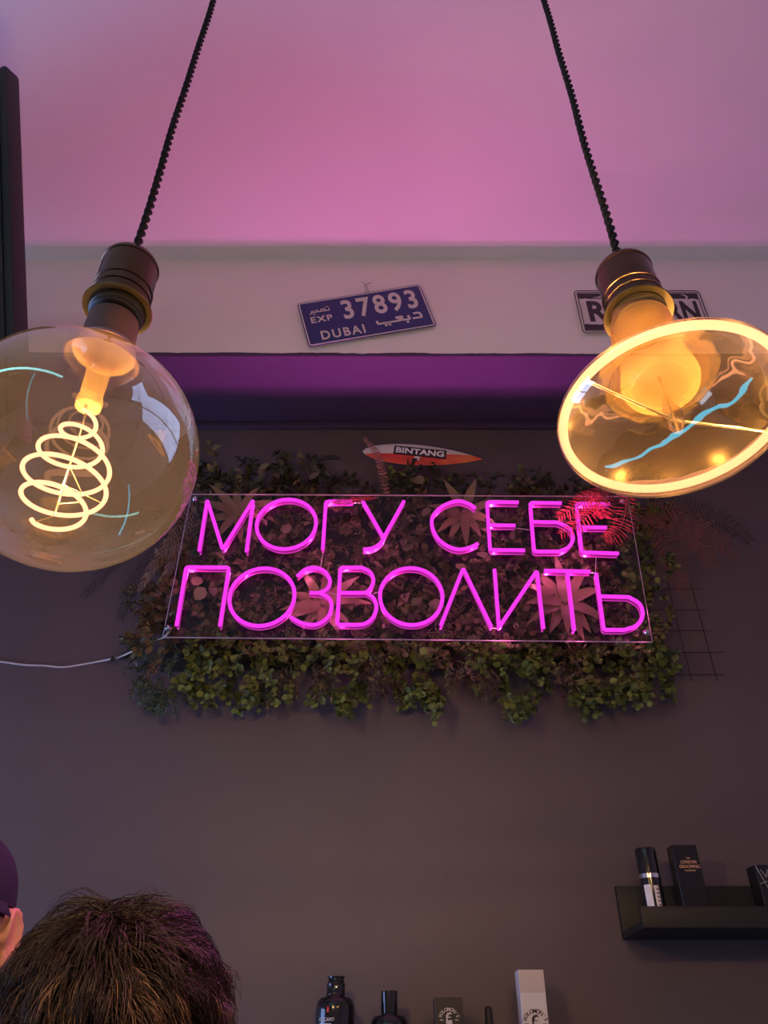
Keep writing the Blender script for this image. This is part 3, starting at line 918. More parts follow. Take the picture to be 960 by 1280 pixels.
frond('plum twig standing up across the tail of the little surfboard', [(486, 625, 1.47), (478, 590, 1.47), (470, 565, 1.47), (456, 548, 1.48)], 0.014, 'leaf_pink', GR, n=22, lw=0.006, name='plum_twig')
frond('reddish twig lying over the arm of the letter Г', [(470, 622, 1.44), (450, 624, 1.425), (430, 626, 1.42), (414, 628, 1.42)], 0.012, 'fern_red', GR, n=22, lw=0.003, name='plum_twig')

# ------------------------------------------------------------------ little surfboard
sbY = 1.528
a = at(453, 564, sbY); b = at(603, 574, sbY)
SL = (b - a).length
ang = math.atan2((b - a).z, (b - a).x)
SM = Matrix.Translation((a + b) / 2) @ Matrix.Rotation(-ang, 4, 'Y')
v = []; f = []
n = 40; m = 16
for i in range(n + 1):
    s = i / n
    x = -SL / 2 + SL * s
    hw = 0.0345 * (1 - abs((s - 0.42) / (0.42 if s < 0.42 else 0.58)) ** (2.3 if s < 0.42 else 1.75)) ** (0.62 if s < 0.42 else 0.85) if 0 < s < 1 else 0.0004
    th = 0.006 * (hw / 0.0345) ** 0.5
    for k in range(m):
        aa = 2 * PI * k / m
        v.append(Vector((x, th * math.sin(aa), hw * math.cos(aa))))
for i in range(n):
    for k in range(m):
        l = (k + 1) % m
        f.append((i * m + k, i * m + l, (i + 1) * m + l, (i + 1) * m + k))


def surf_mat():
    m_, nt, out = nm('painted_surfboard'); N = nt.nodes; L = nt.links
    b = N.new('ShaderNodeBsdfPrincipled'); b.inputs['Roughness'].default_value = 0.4
    tc = N.new('ShaderNodeTexCoord'); sp = N.new('ShaderNodeSeparateXYZ'); L.new(tc.outputs['Object'], sp.inputs[0])
    nz = N.new('ShaderNodeTexNoise'); nz.inputs['Scale'].default_value = 14; L.new(tc.outputs['Object'], nz.inputs['Vector'])
    # red runs along the lower half, climbing toward the round tail
    mu = N.new('ShaderNodeMath'); mu.operation = 'MULTIPLY_ADD'; mu.inputs[1].default_value = -0.02; mu.inputs[2].default_value = 0.034
    L.new(sp.outputs['X'], mu.inputs[0])
    lt = N.new('ShaderNodeMath'); lt.operation = 'LESS_THAN'; L.new(sp.outputs['Z'], lt.inputs[0]); L.new(mu.outputs[0], lt.inputs[1])
    cr = N.new('ShaderNodeMix'); cr.data_type = 'RGBA'
    cr.inputs[6].default_value = (0.62, 0.04, 0.025, 1); cr.inputs[7].default_value = (0.72, 0.16, 0.04, 1)
    rm = N.new('ShaderNodeMapRange'); rm.inputs[1].default_value = 0.45; rm.inputs[2].default_value = 0.65; L.new(nz.outputs['Fac'], rm.inputs[0]); L.new(rm.outputs[0], cr.inputs[0])
    mx = N.new('ShaderNodeMix'); mx.data_type = 'RGBA'; mx.inputs[6].default_value = (0.66, 0.6, 0.55, 1)
    L.new(lt.outputs[0], mx.inputs[0]); L.new(cr.outputs[2], mx.inputs[7]); L.new(mx.outputs[2], b.inputs['Base Color'])
    L.new(b.outputs[0], out.inputs[0])
    return m_


M['white_paint'] = mat('white_paint', (0.78, 0.75, 0.72), 0.5)
M['black_paint'] = mat('black_paint', (0.012, 0.012, 0.013), 0.5)
sb = thing('toy_surfboard', 'little red and white wooden surfboard with a black name band above the leaf panel', 'surfboard', (a + b) / 2 - Vector((0, 0, 0.03)))
board = G().add(v, f, SM).build('board', surf_mat(), sb, ang=60)
LM = SM @ Matrix.Translation((-0.006, -0.0068, 0.004)) @ Matrix.Rotation(math.radians(2.5), 4, 'Y')
lab = G().add(*prism(rrect(0.135, 0.027, 0.001), -0.0006, 0.004), LM).build('name_band', M['black_paint'], sb, smooth=False)
tv, tf = text_geo('BINTANG', 0.124, 0.0185, bold=0.03)
G().add(tv, tf, LM @ Matrix.Translation((0, -0.0009, 0))).build('lettering', M['white_paint'], lab, smooth=False)
star = []
for k in range(10):
    r = 0.0105 if k % 2 == 0 else 0.0045
    star.append((r * math.cos(PI / 2 + k * PI / 5), r * math.sin(PI / 2 + k * PI / 5)))
G().add(*prism(star, -0.0004, 0.004), SM @ Matrix.Translation((-0.012, -0.0055, -0.015))).build('star', M['white_paint'], sb, smooth=False)

# ------------------------------------------------------------------ number plates on the light wall
M['plate_blue'] = mat('blue_plate_enamel', (0.006, 0.030, 0.15), 0.35, var=0.08)
M['plate_white'] = mat('white_plate_enamel', (0.68, 0.62, 0.57), 0.4, var=0.08)
M['plate_black'] = mat('worn_black_enamel', (0.02, 0.016, 0.018), 0.45, var=0.3)
M['thin_wire'] = mat('rusty_wire', (0.08, 0.05, 0.03), 0.5, 0.6)


def plate_frame(tl, tr, br, bl, Y):
    p = [at(*q, Y) for q in (tl, tr, br, bl)]
    c = sum(p, Vector()) / 4
    xd = ((p[1] - p[0]) + (p[2] - p[3])).normalized()
    wd = ((p[1] - p[0]).length + (p[2] - p[3]).length) / 2; ht = ((p[0] - p[3]).length + (p[1] - p[2]).length) / 2
    a = math.atan2(xd.z, xd.x)
    return Matrix.Translation(c) @ Matrix.Rotation(-a, 4, 'Y'), wd, ht, c


PM, pw, ph, pc = plate_frame((373, 380), (527, 356), (543, 406), (384, 433), SOF - 0.012)
PM = PM @ Matrix.Rotation(math.radians(2), 4, 'X')
pt = thing('number_plate', 'blue Dubai export number plate hung crooked on the light wall', 'number plate', pc - Vector((0, 0, ph / 2)))
G().add(*prism(rrect(pw, ph, 0.010), 0.0, 0.0016), PM).build('plate', M['plate_blue'], pt, smooth=False)


def border(wd, ht, r, inset, th, y0, y1):
    o = rrect(wd - 2 * inset, ht - 2 * inset, max(r - inset, 0.002)); i = rrect(wd - 2 * inset - 2 * th, ht - 2 * inset - 2 * th, max(r - inset - th, 0.001))
    n = len(o)
    v = [Vector((x, y0, z)) for x, z in o] + [Vector((x, y0, z)) for x, z in i] + [Vector((x, y1, z)) for x, z in o] + [Vector((x, y1, z)) for x, z in i]
    f = []
    for k in range(n):
        l = (k + 1) % n
        f += [(k, l, l + n, k + n), (k, k + 2 * n, l + 2 * n, l), (k + n, l + n, l + 3 * n, k + 3 * n)]
    return v, f


G().add(*border(pw, ph, 0.010, 0.0025, 0.0032, -0.0008, 0.0), PM).build('border', M['plate_white'], pt, smooth=False)


def put_text(body, cx, cz, wd, ht, parent, m, PMx, bold=0.0, spacing=1.0, rot=0.0, name='lettering', y=-0.0008, ext=0.0006):
    tv, tf = text_geo(body, wd, ht, bold, ext, spacing)
    return G().add(tv, tf, PMx @ Matrix.Translation((cx, y, cz)) @ Matrix.Rotation(-rot, 4, 'Y')).build(name, m, parent, smooth=False)


put_text('37893', pw * 0.130, ph * 0.175, pw * 0.60, ph * 0.44, pt, M['plate_white'], PM, bold=0.02, spacing=1.22)
put_text('EXP', -pw * 0.345, ph * 0.06, pw * 0.17, ph * 0.13, pt, M['plate_white'], PM, bold=0.015, spacing=1.2)
put_text('DUBAI', -pw * 0.215, -ph * 0.31, pw * 0.34, ph * 0.19, pt, M['plate_white'], PM, bold=0.02, spacing=1.25)


def strokes(lines, cx, cz, s, r, parent, m, PMx, name):
    g = G()
    for ln in lines:
        if len(ln) == 1:
            x, z = ln[0]; g.add(*box((cx + x * s, -0.0006, cz + z * s), (r * 2.3, 0.0012, r * 2.3)), PMx)
        else:
            p = [Vector((cx + x * s, -0.0006, cz + z * s)) for x, z in ln]
            pp = fillet(p, r * 1.5)
            g.add(*neon_sweep(pp, [(r, -0.0006), (-r, -0.0006), (-r, 0.0006), (r, 0.0006)], False), PMx)
    return g.build(name, m, parent, smooth=False)


# the Arabic lines, drawn as strokes right to left: dal, ba, alef maqsura
DUB = [[(4.6, 1.1), (5.9, 1.1), (6.1, 0.2), (6.1, -0.35), (4.1, -0.35)],
       [(3.3, 0.75), (3.6, -0.35), (2.1, -0.35), (0.6, 0.75), (2.2, 0.75), (1.6, -0.35), (-0.4, -0.35), (-1.2, -0.35)],
       [(-0.6, -0.35), (-3.4, -0.35), (-3.4, 0.6)],
       [(2.9, -1.1)], [(-1.0, -1.05)], [(-1.8, -1.05)]]
strokes(DUB, pw * 0.19, -ph * 0.235, pw * 0.037, 0.0029, pt, M['plate_white'], PM, 'lettering')
EXPA = [[(3.0, 0.6), (3.0, -0.3), (2.0, -0.3), (1.6, 0.6), (0.6, 0.6), (0.2, -0.3), (2.0, -0.3)], [(0.4, -0.3), (-0.6, -0.3), (-0.5, 0.5), (-1.0, 0.6)],
        [(-0.6, -0.3), (-1.5, -0.3), (-1.7, 0.4)], [(-1.5, -0.3), (-2.2, -0.3), (-2.2, 0.4)], [(-2.4, 0.3), (-2.5, -0.5), (-3.1, -1.0)], [(2.8, 1.3)], [(2.2, 1.3)], [(-1.6, -1.1)], [(-2.0, -1.1)]]
strokes(EXPA, -pw * 0.345, ph * 0.245, pw * 0.026, 0.0012, pt, M['plate_white'], PM, 'lettering')
wp = [at(457, 370, SOF - 0.014), at(457, 362, SOF - 0.016), at(456, 356, SOF - 0.006), at(453, 352, SOF - 0.012)]
G().add(*tube(wp, 0.0007, 5)).build('hanging_wire', M['thin_wire'], pt)
wp = [at(460, 370, SOF - 0.014), at(460, 361, SOF - 0.016), at(457, 356, SOF - 0.006), at(464, 353, SOF - 0.014)]
G().add(*tube(wp, 0.0007, 5)).build('hanging_wire', M['thin_wire'], pt)

PM, pw, ph, pc = plate_frame((719, 363), (879, 364), (887, 416), (726, 417), SOF - 0.008)
pt = thing('number_plate', 'worn black and white number plate half hidden behind the ring bulb', 'number plate', pc - Vector((0, 0, ph / 2)))
G().add(*prism(rrect(pw, ph, 0.012), 0.0, 0.0016), PM).build('plate', M['plate_white'], pt, smooth=False)
G().add(*border(pw, ph, 0.012, 0.0, 0.0022, -0.001, 0.0), PM).build('rim', M['plate_black'], pt, smooth=False)
G().add(*border(pw, ph, 0.012, 0.0075, 0.002, -0.0007, 0.0), PM).build('inner_line', M['plate_black'], pt, smooth=False)


def band(z0, z1, wav, seed):
    n = 40; o = []
    X = pw / 2 - 0.010
    for i in range(n + 1):
        x = -X + 2 * X * i / n
        o.append((x, z0 + wav * (noise.noise((x * 60, seed, 0)) + 0.6 * noise.noise((x * 170, seed, 2)))))
    return o + [(X, z1), (-X, z1)]


G().add(*prism(band(ph * 0.30, ph * 0.43, 0.006, 1), -0.0006, 0.0), PM).build('top_band', M['plate_black'], pt, smooth=False)
G().add(*prism(band(-ph * 0.30, -ph * 0.43, 0.006, 4), -0.0006, 0.0), PM).build('bottom_band', M['plate_black'], pt, smooth=False)
G().add(*prism([(-0.010 + q[0], q[1]) for q in ((0, 0), (0.02, 0.004), (0.045, 0.006), (0.02, -0.002))], -0.0009, 0.0), PM @ Matrix.Translation((-pw * 0.33, 0, ph * 0.33))).build('mark', M['plate_white'], pt, smooth=False)
put_text('R5', -pw * 0.295, 0.0, pw * 0.25, ph * 0.48, pt, M['plate_black'], PM, bold=0.03)
put_text('RN', pw * 0.32, 0.0, pw * 0.25, ph * 0.48, pt, M['plate_black'], PM, bold=0.03)
moon = [(0.011 * math.cos(math.radians(a)), 0.011 * math.sin(math.radians(a))) for a in range(-110, 111, 20)] + [(-0.0045 + 0.0105 * math.cos(math.radians(a)), 0.0095 * math.sin(math.radians(a))) for a in range(100, -101, -20)]
G().add(*prism(moon, -0.0009, 0.0), PM @ Matrix.Translation((pw * 0.36, 0, ph * 0.335))).build('moon_mark', M['plate_white'], pt, smooth=False)

# ------------------------------------------------------------------ dark screen hung at the left
M['screen'] = mat('dark_glossy_screen', (0.004, 0.006, 0.010), 0.12, spec=0.6, coat=0.3)
M['bezel'] = mat('black_bezel', (0.006, 0.006, 0.008), 0.5)
A = Vector((0, 0, CAMZ)) + ray(3, 76) * 1.4
B = Vector((0, 0, CAMZ)) + ray(17, 545) * 1.2
e = (A - B); eh = e.length; e.normalize()
u = Vector((-0.93, 0.36, 0)); u = (u - e * u.dot(e)).normalized()
nrm = e.cross(u).normalized()
if nrm.y > 0: nrm = -nrm
SW = 0.95
c = B + e * eh / 2 + u * SW / 2 - nrm * 0.02
TMx = Matrix(((-u.x, -nrm.x, e.x, c.x), (-u.y, -nrm.y, e.y, c.y), (-u.z, -nrm.z, e.z, c.z), (0, 0, 0, 1)))
tvo = thing('television', 'black flat television screen hanging at a tilt behind the globe bulb', 'television', c - Vector((0, 0, eh / 2)))
G().add(*box((0, 0.004, 0), (SW, 0.036, eh), 0.006), TMx).build('housing', M['bezel'], tvo)
G().add(*box((0, -0.0155, 0), (SW - 0.03, 0.003, eh - 0.03)), TMx).build('screen', M['screen'], tvo, smooth=False)
g = G().add(*box((0, 0.045, 0), (0.24, 0.05, 0.24), 0.008), TMx)
g.build('bracket', M['bezel'], tvo)
bp0 = TMx @ Vector((0, 0.07, 0))
G().add(*tube([bp0, bp0 + Vector((0, 0.03, 0.10)), Vector((bp0.x, bp0.y + 0.03, CEIL))], 0.02, 12)).build('ceiling_pole', M['bezel'], tvo)

# ------------------------------------------------------------------ shelves
M['shelf'] = mat('black_shelf_paint', (0.006, 0.0045, 0.0045), 0.55, var=0.2)
LX0 = at(768, 1112, WALL).x; LX1 = LX0 + 0.62
Z0 = CAMZ + 0.200
lt_ = thing('picture_ledge', 'black picture ledge shelf with a front lip holding dark grooming products', 'shelf', ((LX0 + LX1) / 2, 1.53, Z0))
G().add(*box2((LX0, 1.588, Z0), (LX1, WALL, CAMZ + 0.288), 0.0015)).build('back_board', M['shelf'], lt_)
G().add(*box2((LX0, 1.470, Z0), (LX1, 1.588, Z0 + 0.012), 0.0015)).build('shelf_board', M['shelf'], lt_)
G().add(*box2((LX0, 1.458, Z0), (LX1, 1.470, CAMZ + 0.233), 0.0015)).build('front_lip', M['shelf'], lt_)
ZL = Z0 + 0.012
BX0 = at(330, 1300, WALL).x; BX1 = at(800, 1300, WALL).x
ZB = CAMZ - 0.012
bl_ = thing('wall_shelf', 'plain black wall shelf under the row of bottles and boxes', 'shelf', ((BX0 + BX1) / 2, 1.53, ZB - 0.02))
G().add(*box2((BX0, 1.44, ZB - 0.02), (BX1, WALL, ZB), 0.002)).build('board', M['shelf'], bl_)
for k in (0.15, 0.85):
    x = BX0 + (BX1 - BX0) * k
    G().add(*prism([(1.45, ZB - 0.02), (1.6, ZB - 0.02), (1.6, ZB - 0.12)], -0.01, 0.01), Matrix(((0, 1, 0, x), (1, 0, 0, 0), (0, 0, 1, 0), (0, 0, 0, 1)))).build('bracket', M['shelf'], bl_, smooth=False)

# ------------------------------------------------------------------ products
M['gloss_black'] = mat('glossy_black_plastic', (0.008, 0.008, 0.009), 0.14, coat=0.4)
M['card_black'] = mat('black_card', (0.010, 0.009, 0.010), 0.3)
M['card_dark'] = mat('dark_brown_card', (0.018, 0.012, 0.012), 0.5)
M['card_white'] = mat('white_card', (0.66, 0.62, 0.62), 0.5, var=0.03)
M['ink'] = mat('black_ink', (0.035, 0.02, 0.025), 0.6)
M['ink_white'] = mat('white_ink', (0.62, 0.58, 0.56), 0.5)
M['ink_copper'] = mat('copper_foil', (0.80, 0.45, 0.26), 0.35, 0.3)
M['ink_red'] = mat('red_ink', (0.55, 0.03, 0.02), 0.5)
M['silver'] = mat('silver_band', (0.75, 0.75, 0.75), 0.18, 1.0)
M['label_white'] = mat('white_label', (0.75, 0.72, 0.72), 0.5)
M['rubber'] = mat('black_rubber', (0.010, 0.010, 0.010), 0.6)
M['amber_dark'] = mat('dark_amber_glass', (0.02, 0.010, 0.006), 0.1, coat=0.5)


def wrap(v, cx, cy, r, a0):    # lay flat lettering (x, y, z) around an upright cylinder; a0 = angle of x = 0, from -y
    out = []
    for p in v:
        a = a0 + p.x / r; rr = r - p.y
        out.append(Vector((cx + rr * math.sin(a), cy - rr * math.cos(a), p.z)))
    return out


def wrap_patch(w_, z0, z1, cx, cy, r, a0, n=8):
    v = []
    for i in range(n + 1):
        a = a0 + (-w_ / 2 + w_ * i / n) / r
        for z in (z0, z1): v.append(Vector((cx + r * math.sin(a), cy - r * math.cos(a), z)))
    return v, [(2 * i, 2 * i + 2, 2 * i + 3, 2 * i + 1) for i in range(n)]


# tall glossy tube on the ledge
ty = 1.515
c = at(813, 1100, ty); r = (at(826, 1100, ty).x - at(800, 1100, ty).x) / 2
zt = at(813, 1058, ty - r).z; zb = at(813, 1094, ty - r).z
t = thing('grooming_tube', 'slim glossy black tube with a silver band and white label on the ledge', 'tube', (c.x, ty, ZL))
Mt = Matrix.Translation((c.x, ty, 0))
G().add(*lathe([(0, zt), (r * 0.90, zt), (r * 0.985, zt - 0.002), (r, zt - 0.005), (r, zb + 0.004), (0, zb + 0.004)], 40), Mt).build('cap', M['gloss_black'], t)
G().add(*lathe([(0, zb + 0.004), (r * 1.03, zb + 0.004), (r * 1.03, zb - 0.003), (0, zb - 0.003)], 40), Mt).build('band', M['silver'], t)
bd = G().add(*lathe([(0, zb - 0.003), (r * 0.97, zb - 0.003), (r * 0.97, ZL + 0.002), (r * 0.94, ZL), (0, ZL)], 40), Mt).build('body', M['gloss_black'], t)
z1 = at(813, 1105, ty - r).z; z0 = ZL + 0.008
G().add(*wrap_patch(0.0135, z0, z1, c.x, ty, r * 0.985, -0.72)).build('label', M['label_white'], bd)
G().add(*wrap_patch(0.0085, z0, z1 - 0.002, c.x, ty, r * 0.985, 0.12)).build('label', M['label_white'], bd)
for k in range(6):
    z = z0 + 0.014 + k * 0.0062
    G().add(*wrap_patch(0.004, z, z + 0.0022, c.x, ty, r * 0.995, 0.20, 3)).build('print_line', M['ink'], bd)


def carton(name, label, x0, x1, ypx, Yf, depth, zbase, m, cat='box', rot=0.0):
    a = at(x0, ypx, Yf); b = at(x1, ypx, Yf)
    wd = b.x - a.x; zt = a.z; ht = zt - zbase
    cx = (a.x + b.x) / 2
    t = thing(name, label, cat, (cx, Yf + depth / 2, zbase))
    Mf = Matrix.Translation((cx, Yf + depth / 2, zbase)) @ Matrix.Rotation(rot, 4, 'Z')
    G().add(*box((0, 0, ht / 2), (wd, depth, ht), 0.0008, 1), Mf).build('carton', m, t, smooth=False)
    g = G().add(*box((0, depth * 0.1, ht), (wd * 0.96, depth * 0.75, 0.0012)), Mf)
    g.build('flap', m, t, smooth=False)
    return t, Mf @ Matrix.Translation((0, -depth / 2, ht)), wd, ht      # front face, top middle


t, Mf, wd, ht = carton('product_box', 'slim black box with copper lettering standing on the ledge', 839, 870, 1056, 1.494, 0.030, ZL, M['card_black'])
k = wd
for body, dz, wv, hv in (('THE', 0.50, 0.16, 0.06), ('LONDON', 0.64, 0.62, 0.12), ('GROOMING', 0.81, 0.80, 0.12), ('COMPANY', 0.96, 0.46, 0.06)):
    put_text(body, wd * 0.05, -k * dz, k * wv, k * hv, t, M['ink_copper'], Mf, bold=0.01, y=-0.0003, ext=0.0003)

t, Mf, wd, ht = carton('product_box', 'black box with thin white triangle lines on the ledge', 942, 978, 1081, 1.492, 0.036, ZL, M['card_black'], rot=math.radians(4))
g = G()
for a, b in (((-0.5, -0.02), (-0.12, -1.05)), ((-0.12, -1.05), (0.3, -0.05)), ((-0.5, -0.62), (-0.2, -0.52)), ((-0.35, -0.15), (-0.2, -0.4)), ((-0.2, -0.4), (-0.1, -0.15))):
    g.add(*tube([Vector((a[0] * wd, -0.0004, a[1] * wd)), Vector((b[0] * wd, -0.0004, b[1] * wd))], 0.00045, 4), Mf)
g.build('line_pattern', M['ink_white'], t)
put_text('A', -wd * 0.02, -wd * 0.93, wd * 0.28, wd * 0.26, t, M['ink_copper'], Mf, bold=0.02, y=-0.0003, ext=0.0003)

# bottles and boxes on the lower shelf
by = 1.52


def bottle(label, xl, xr, cap_l, cap_r, ytop, ycap, rim, concave):
    r = (at(xr, 1270, by).x - at(xl, 1270, by).x) / 2; cx = at((xl + xr) / 2, 1265, by).x
    rc = (at(cap_r, 1240, by).x - at(cap_l, 1240, by).x) / 2
    zt = at(430, ytop, by - rc).z; zc = at(430, ycap, by - rc).z
    t = thing('cosmetic_bottle', label, 'bottle', (cx, by, ZB))
    Mt = Matrix.Translation((cx, by, 0))
    zs = zc - 0.003
    prof = [(0, ZB), (r * 0.94, ZB), (r, ZB + 0.004), (r, zs - 0.020), (r * 0.985, zs - 0.013), (r * 0.92, zs - 0.006), (r * 0.78, zs - 0.001), (rc * 1.05, zs), (rc * 0.9, zs + 0.004), (0, zs + 0.004)]
    body = G().add(*lathe(prof, 56), Mt).build('body', M['gloss_black'], t)
    if concave:
        cp = [(0, zc), (rc, zc), (rc * 1.02, zt - 0.003), (rc, zt), (rc * 0.9, zt - 0.0005), (rc * 0.5, zt - 0.003), (0, zt - 0.004)]
    else:
        cp = [(0, zc), (rc * 1.0, zc), (rc * 1.0, zc + 0.003), (rc * 0.96, zc + 0.004), (rc * 0.97, zt - 0.011), (rc * 0.86, zt - 0.009), (rc * 0.82, zt - 0.003), (rc * rim, zt - 0.0025), (rc * rim, zt), (0, zt)]
    G().add(*lathe(cp, 44), Mt).build('cap', M['gloss_black'], t)
    return t, body, cx, r, zs


t, body, cx, r, zs = bottle('glossy black shampoo bottle with VOLCANO lettering and flip cap on the lower shelf', 394.5, 443.5, 409, 433, 1219.5, 1243, 0.9, False)
tv, tf = text_geo('VOLCANO', 0.0275, 0.0052, 0.01, 0.0003, 1.1)
zz = at(418, 1274, by - r).z
G().add(wrap([p + Vector((0, 0, zz)) for p in tv], cx, by, r * 1.003, -0.42), tf).build('lettering', M['ink_white'], body, smooth=False)
G().add(*wrap_patch(0.022, zz - 0.0066, zz - 0.0054, cx, by, r * 1.004, -0.46)).build('print_line', M['ink_white'], body)
fl = [(-0.0016, -0.004), (0.0016, -0.004), (0.002, 0.001), (0.0006, 0.005), (-0.0004, 0.002), (-0.0018, 0.004)]
pv, pf = prism(fl, -0.0003, 0.0003)
G().add(wrap([p + Vector((0, 0, zz + 0.0135)) for p in pv], cx, by, r * 1.003, -0.33), pf).build('flame_mark', M['ink_red'], body, smooth=False)
bottle('black bottle with a dished cap between the shampoo bottle and the dark box', 462.5, 510.5, 477.3, 498, 1238, 1266, 0.9, True)


def solomon(t, Mf, wd, ink, zc, sc):
    # arched name, bearded head in profile and a ribbon
    name = "SOLOMON'S"
    R0 = 0.44 * wd * sc
    for i, ch in enumerate(name):
        a = math.radians(72 - 144 * i / (len(name) - 1))
        hgt = 0.15 * wd * sc
        tv, tf = text_geo(ch, None, hgt if ch != "'" else hgt * 0.4, 0.01, 0.0003)
        zoff = R0 + (hgt * 0.3 if ch == "'" else 0)
        Ml = Mf @ Matrix.Translation((0, -0.0004, zc)) @ Matrix.Rotation(PI / 2 - a - PI / 2, 4, 'Y') @ Matrix.Translation((0, 0, zoff))
        Ml = Mf @ Matrix.Translation((-math.sin(a) * zoff, -0.0004, zc + math.cos(a) * zoff * 0.92)) @ Matrix.Rotation(-a, 4, 'Y')
        G().add(tv, tf, Ml).build('lettering', ink, t, smooth=False)
    s = wd * 0.24 * sc
    hair = [(-0.55, 0.1), (-0.6, 0.6), (-0.3, 1.05), (0.25, 1.2), (0.55, 1.0), (0.5, 0.8), (0.2, 0.9), (-0.1, 0.7), (-0.15, 0.35), (-0.3, 0.1), (-0.2, -0.2), (0.05, -0.15), (0.35, -0.05), (0.6, -0.3), (0.62, -0.8), (0.3, -1.15), (-0.1, -0.95), (-0.5, -0.9), (-0.65, -0.4)]
    G().add(*prism([(x * s, z * s) for x, z in hair], -0.0006, 0.0), Mf @ Matrix.Translation((0, 0, zc))).build('bearded_head', ink, t, smooth=False)
    face = [(0.0, 0.55), (0.35, 0.62), (0.42, 0.35), (0.56, 0.12), (0.36, 0.08), (0.1, 0.05), (0.0, 0.25)]
    G().add(*border(0.14 * wd * sc, 0.05 * wd * sc, 0.001, 0, 0.004 * wd * 4, -0.0005, 0.0), Mf @ Matrix.Translation((0.02 * wd, 0, zc + 0.35 * s))).build('brow_mark', ink, t, smooth=False)
    for q in (-1, 1):
        G().add(*box((q * 0.36 * wd * sc, -0.0003, zc - 0.02 * wd), (0.16 * wd * sc, 0.0006, 0.022 * wd)), Mf).build('dash', ink, t, smooth=False)
    rb = []
    for i in range(13):
        x = (-0.36 + 0.72 * i / 12) * wd * sc
        rb.append(Vector((x, -0.0003, zc - 0.34 * wd * sc - 0.05 * wd * math.cos(x / (wd * 0.36 * sc) * PI / 2))))
    g = G().add(*tube(rb, 0.0110 * wd, 4), Mf)
    g.add(*tube([p + Vector((0, 0, -0.14 * wd * sc)) for p in rb], 0.0110 * wd, 4), Mf)
    for q in (0, -1):
        g.add(*tube([rb[q], rb[q] + Vector((0, 0, -0.14 * wd * sc))], 0.0110 * wd, 4), Mf)
    g.add(*box((0, -0.0003, zc - 0.46 * wd * sc), (0.36 * wd * sc, 0.0006, 0.035 * wd)), Mf)
    g.build('ribbon', ink, t)


t, Mf, wd, ht = carton('product_box', "dark brown box with a round white SOLOMON'S emblem on the lower shelf", 543, 577.5, 1247, 1.49, 0.045, ZB, M['card_dark'])
solomon(t, Mf, wd, M['ink_white'], -wd * 0.66, 0.75)
t, Mf, wd, ht = carton('product_box', "tall white box with a patterned top band and black SOLOMON'S emblem", 647.5, 679, 1212, 1.49, 0.042, ZB, M['card_white'])


def pattern_mat():
    m_, nt, out = nm('wavy_print'); N = nt.nodes; L = nt.links
    b = N.new('ShaderNodeBsdfPrincipled'); b.inputs['Roughness'].default_value = 0.5
    tc = N.new('ShaderNodeTexCoord')
    vo = N.new('ShaderNodeTexVoronoi'); vo.inputs['Scale'].default_value = 420; vo.inputs['Randomness'].default_value = 0.0
    wv = N.new('ShaderNodeMath'); wv.operation = 'MULTIPLY'; wv.inputs[1].default_value = 18.0
    sn = N.new('ShaderNodeMath'); sn.operation = 'SINE'
    L.new(tc.outputs['Object'], vo.inputs['Vector']); L.new(vo.outputs['Distance'], wv.inputs[0]); L.new(wv.outputs[0], sn.inputs[0])
    mx = N.new('ShaderNodeMix'); mx.data_type = 'RGBA'; mx.inputs[6].default_value = (0.66, 0.6, 0.58, 1); mx.inputs[7].default_value = (0.36, 0.24, 0.23, 1)
    L.new(sn.outputs[0], mx.inputs[0]); L.new(mx.outputs[2], b.inputs['Base Color']); L.new(b.outputs[0], out.inputs[0])
    return m_


G().add(*box((0, -0.0003, -wd * 0.39), (wd * 0.985, 0.0006, wd * 0.77)), Mf).build('pattern_band', pattern_mat(), t, smooth=False)
solomon(t, Mf, wd, M['ink'], -wd * 1.78, 0.98)
# dropper bottle
cx = at(611, 1270, by).x
t = thing('dropper_bottle', 'small dark dropper bottle with a rubber bulb beside the tall white box', 'bottle', (cx, by, ZB))
zt = at(611, 1257, by).z
Mt = Matrix.Translation((cx, by, 0))
G().add(*lathe([(0, zt), (0.0035, zt - 0.0008), (0.0058, zt - 0.004), (0.0064, zt - 0.010), (0.0064, zt - 0.022), (0.0075, zt - 0.026), (0, zt - 0.026)], 28), Mt).build('rubber_bulb', M['rubber'], t)
G().add(*lathe([(0, zt - 0.026), (0.0098, zt - 0.026), (0.0102, zt - 0.028), (0.0102, zt - 0.040), (0, zt - 0.040)], 32), Mt).build('collar', M['gloss_black'], t)
G().add(*lathe([(0, zt - 0.040), (0.008, zt - 0.040), (0.008, zt - 0.044), (0.012, zt - 0.048), (0.0165, zt - 0.054), (0.0175, zt - 0.060), (0.0175, ZB + 0.002), (0.016, ZB), (0, ZB)], 36), Mt).build('vial', M['amber_dark'], t)

# ------------------------------------------------------------------ people
M['skin'] = mat('skin', (0.55, 0.27, 0.17), 0.5, var=0.08, scale=40)
M['shirt_black'] = mat('black_cotton', (0.015, 0.015, 0.018), 0.9, bump=0.2, bscale=500)
M['shirt_grey'] = mat('grey_cotton', (0.10, 0.10, 0.11), 0.9, bump=0.2, bscale=500)
M['denim'] = mat('dark_denim', (0.03, 0.04, 0.07), 0.9, bump=0.3, bscale=600)
M['shoe'] = mat('black_shoe', (0.01, 0.01, 0.01), 0.5)
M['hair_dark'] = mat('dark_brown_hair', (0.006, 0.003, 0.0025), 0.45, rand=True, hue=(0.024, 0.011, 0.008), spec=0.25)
M['hair_lit'] = mat('lit_highlight_hair', (0.03, 0.015, 0.009), 0.42, rand=True, hue=(0.19, 0.10, 0.055), spec=0.3)  # light brown highlights; the lit look of the lower hair is in this colour too
M['hair_black'] = mat('black_hair', (0.006, 0.004, 0.003), 0.9, spec=0.1)
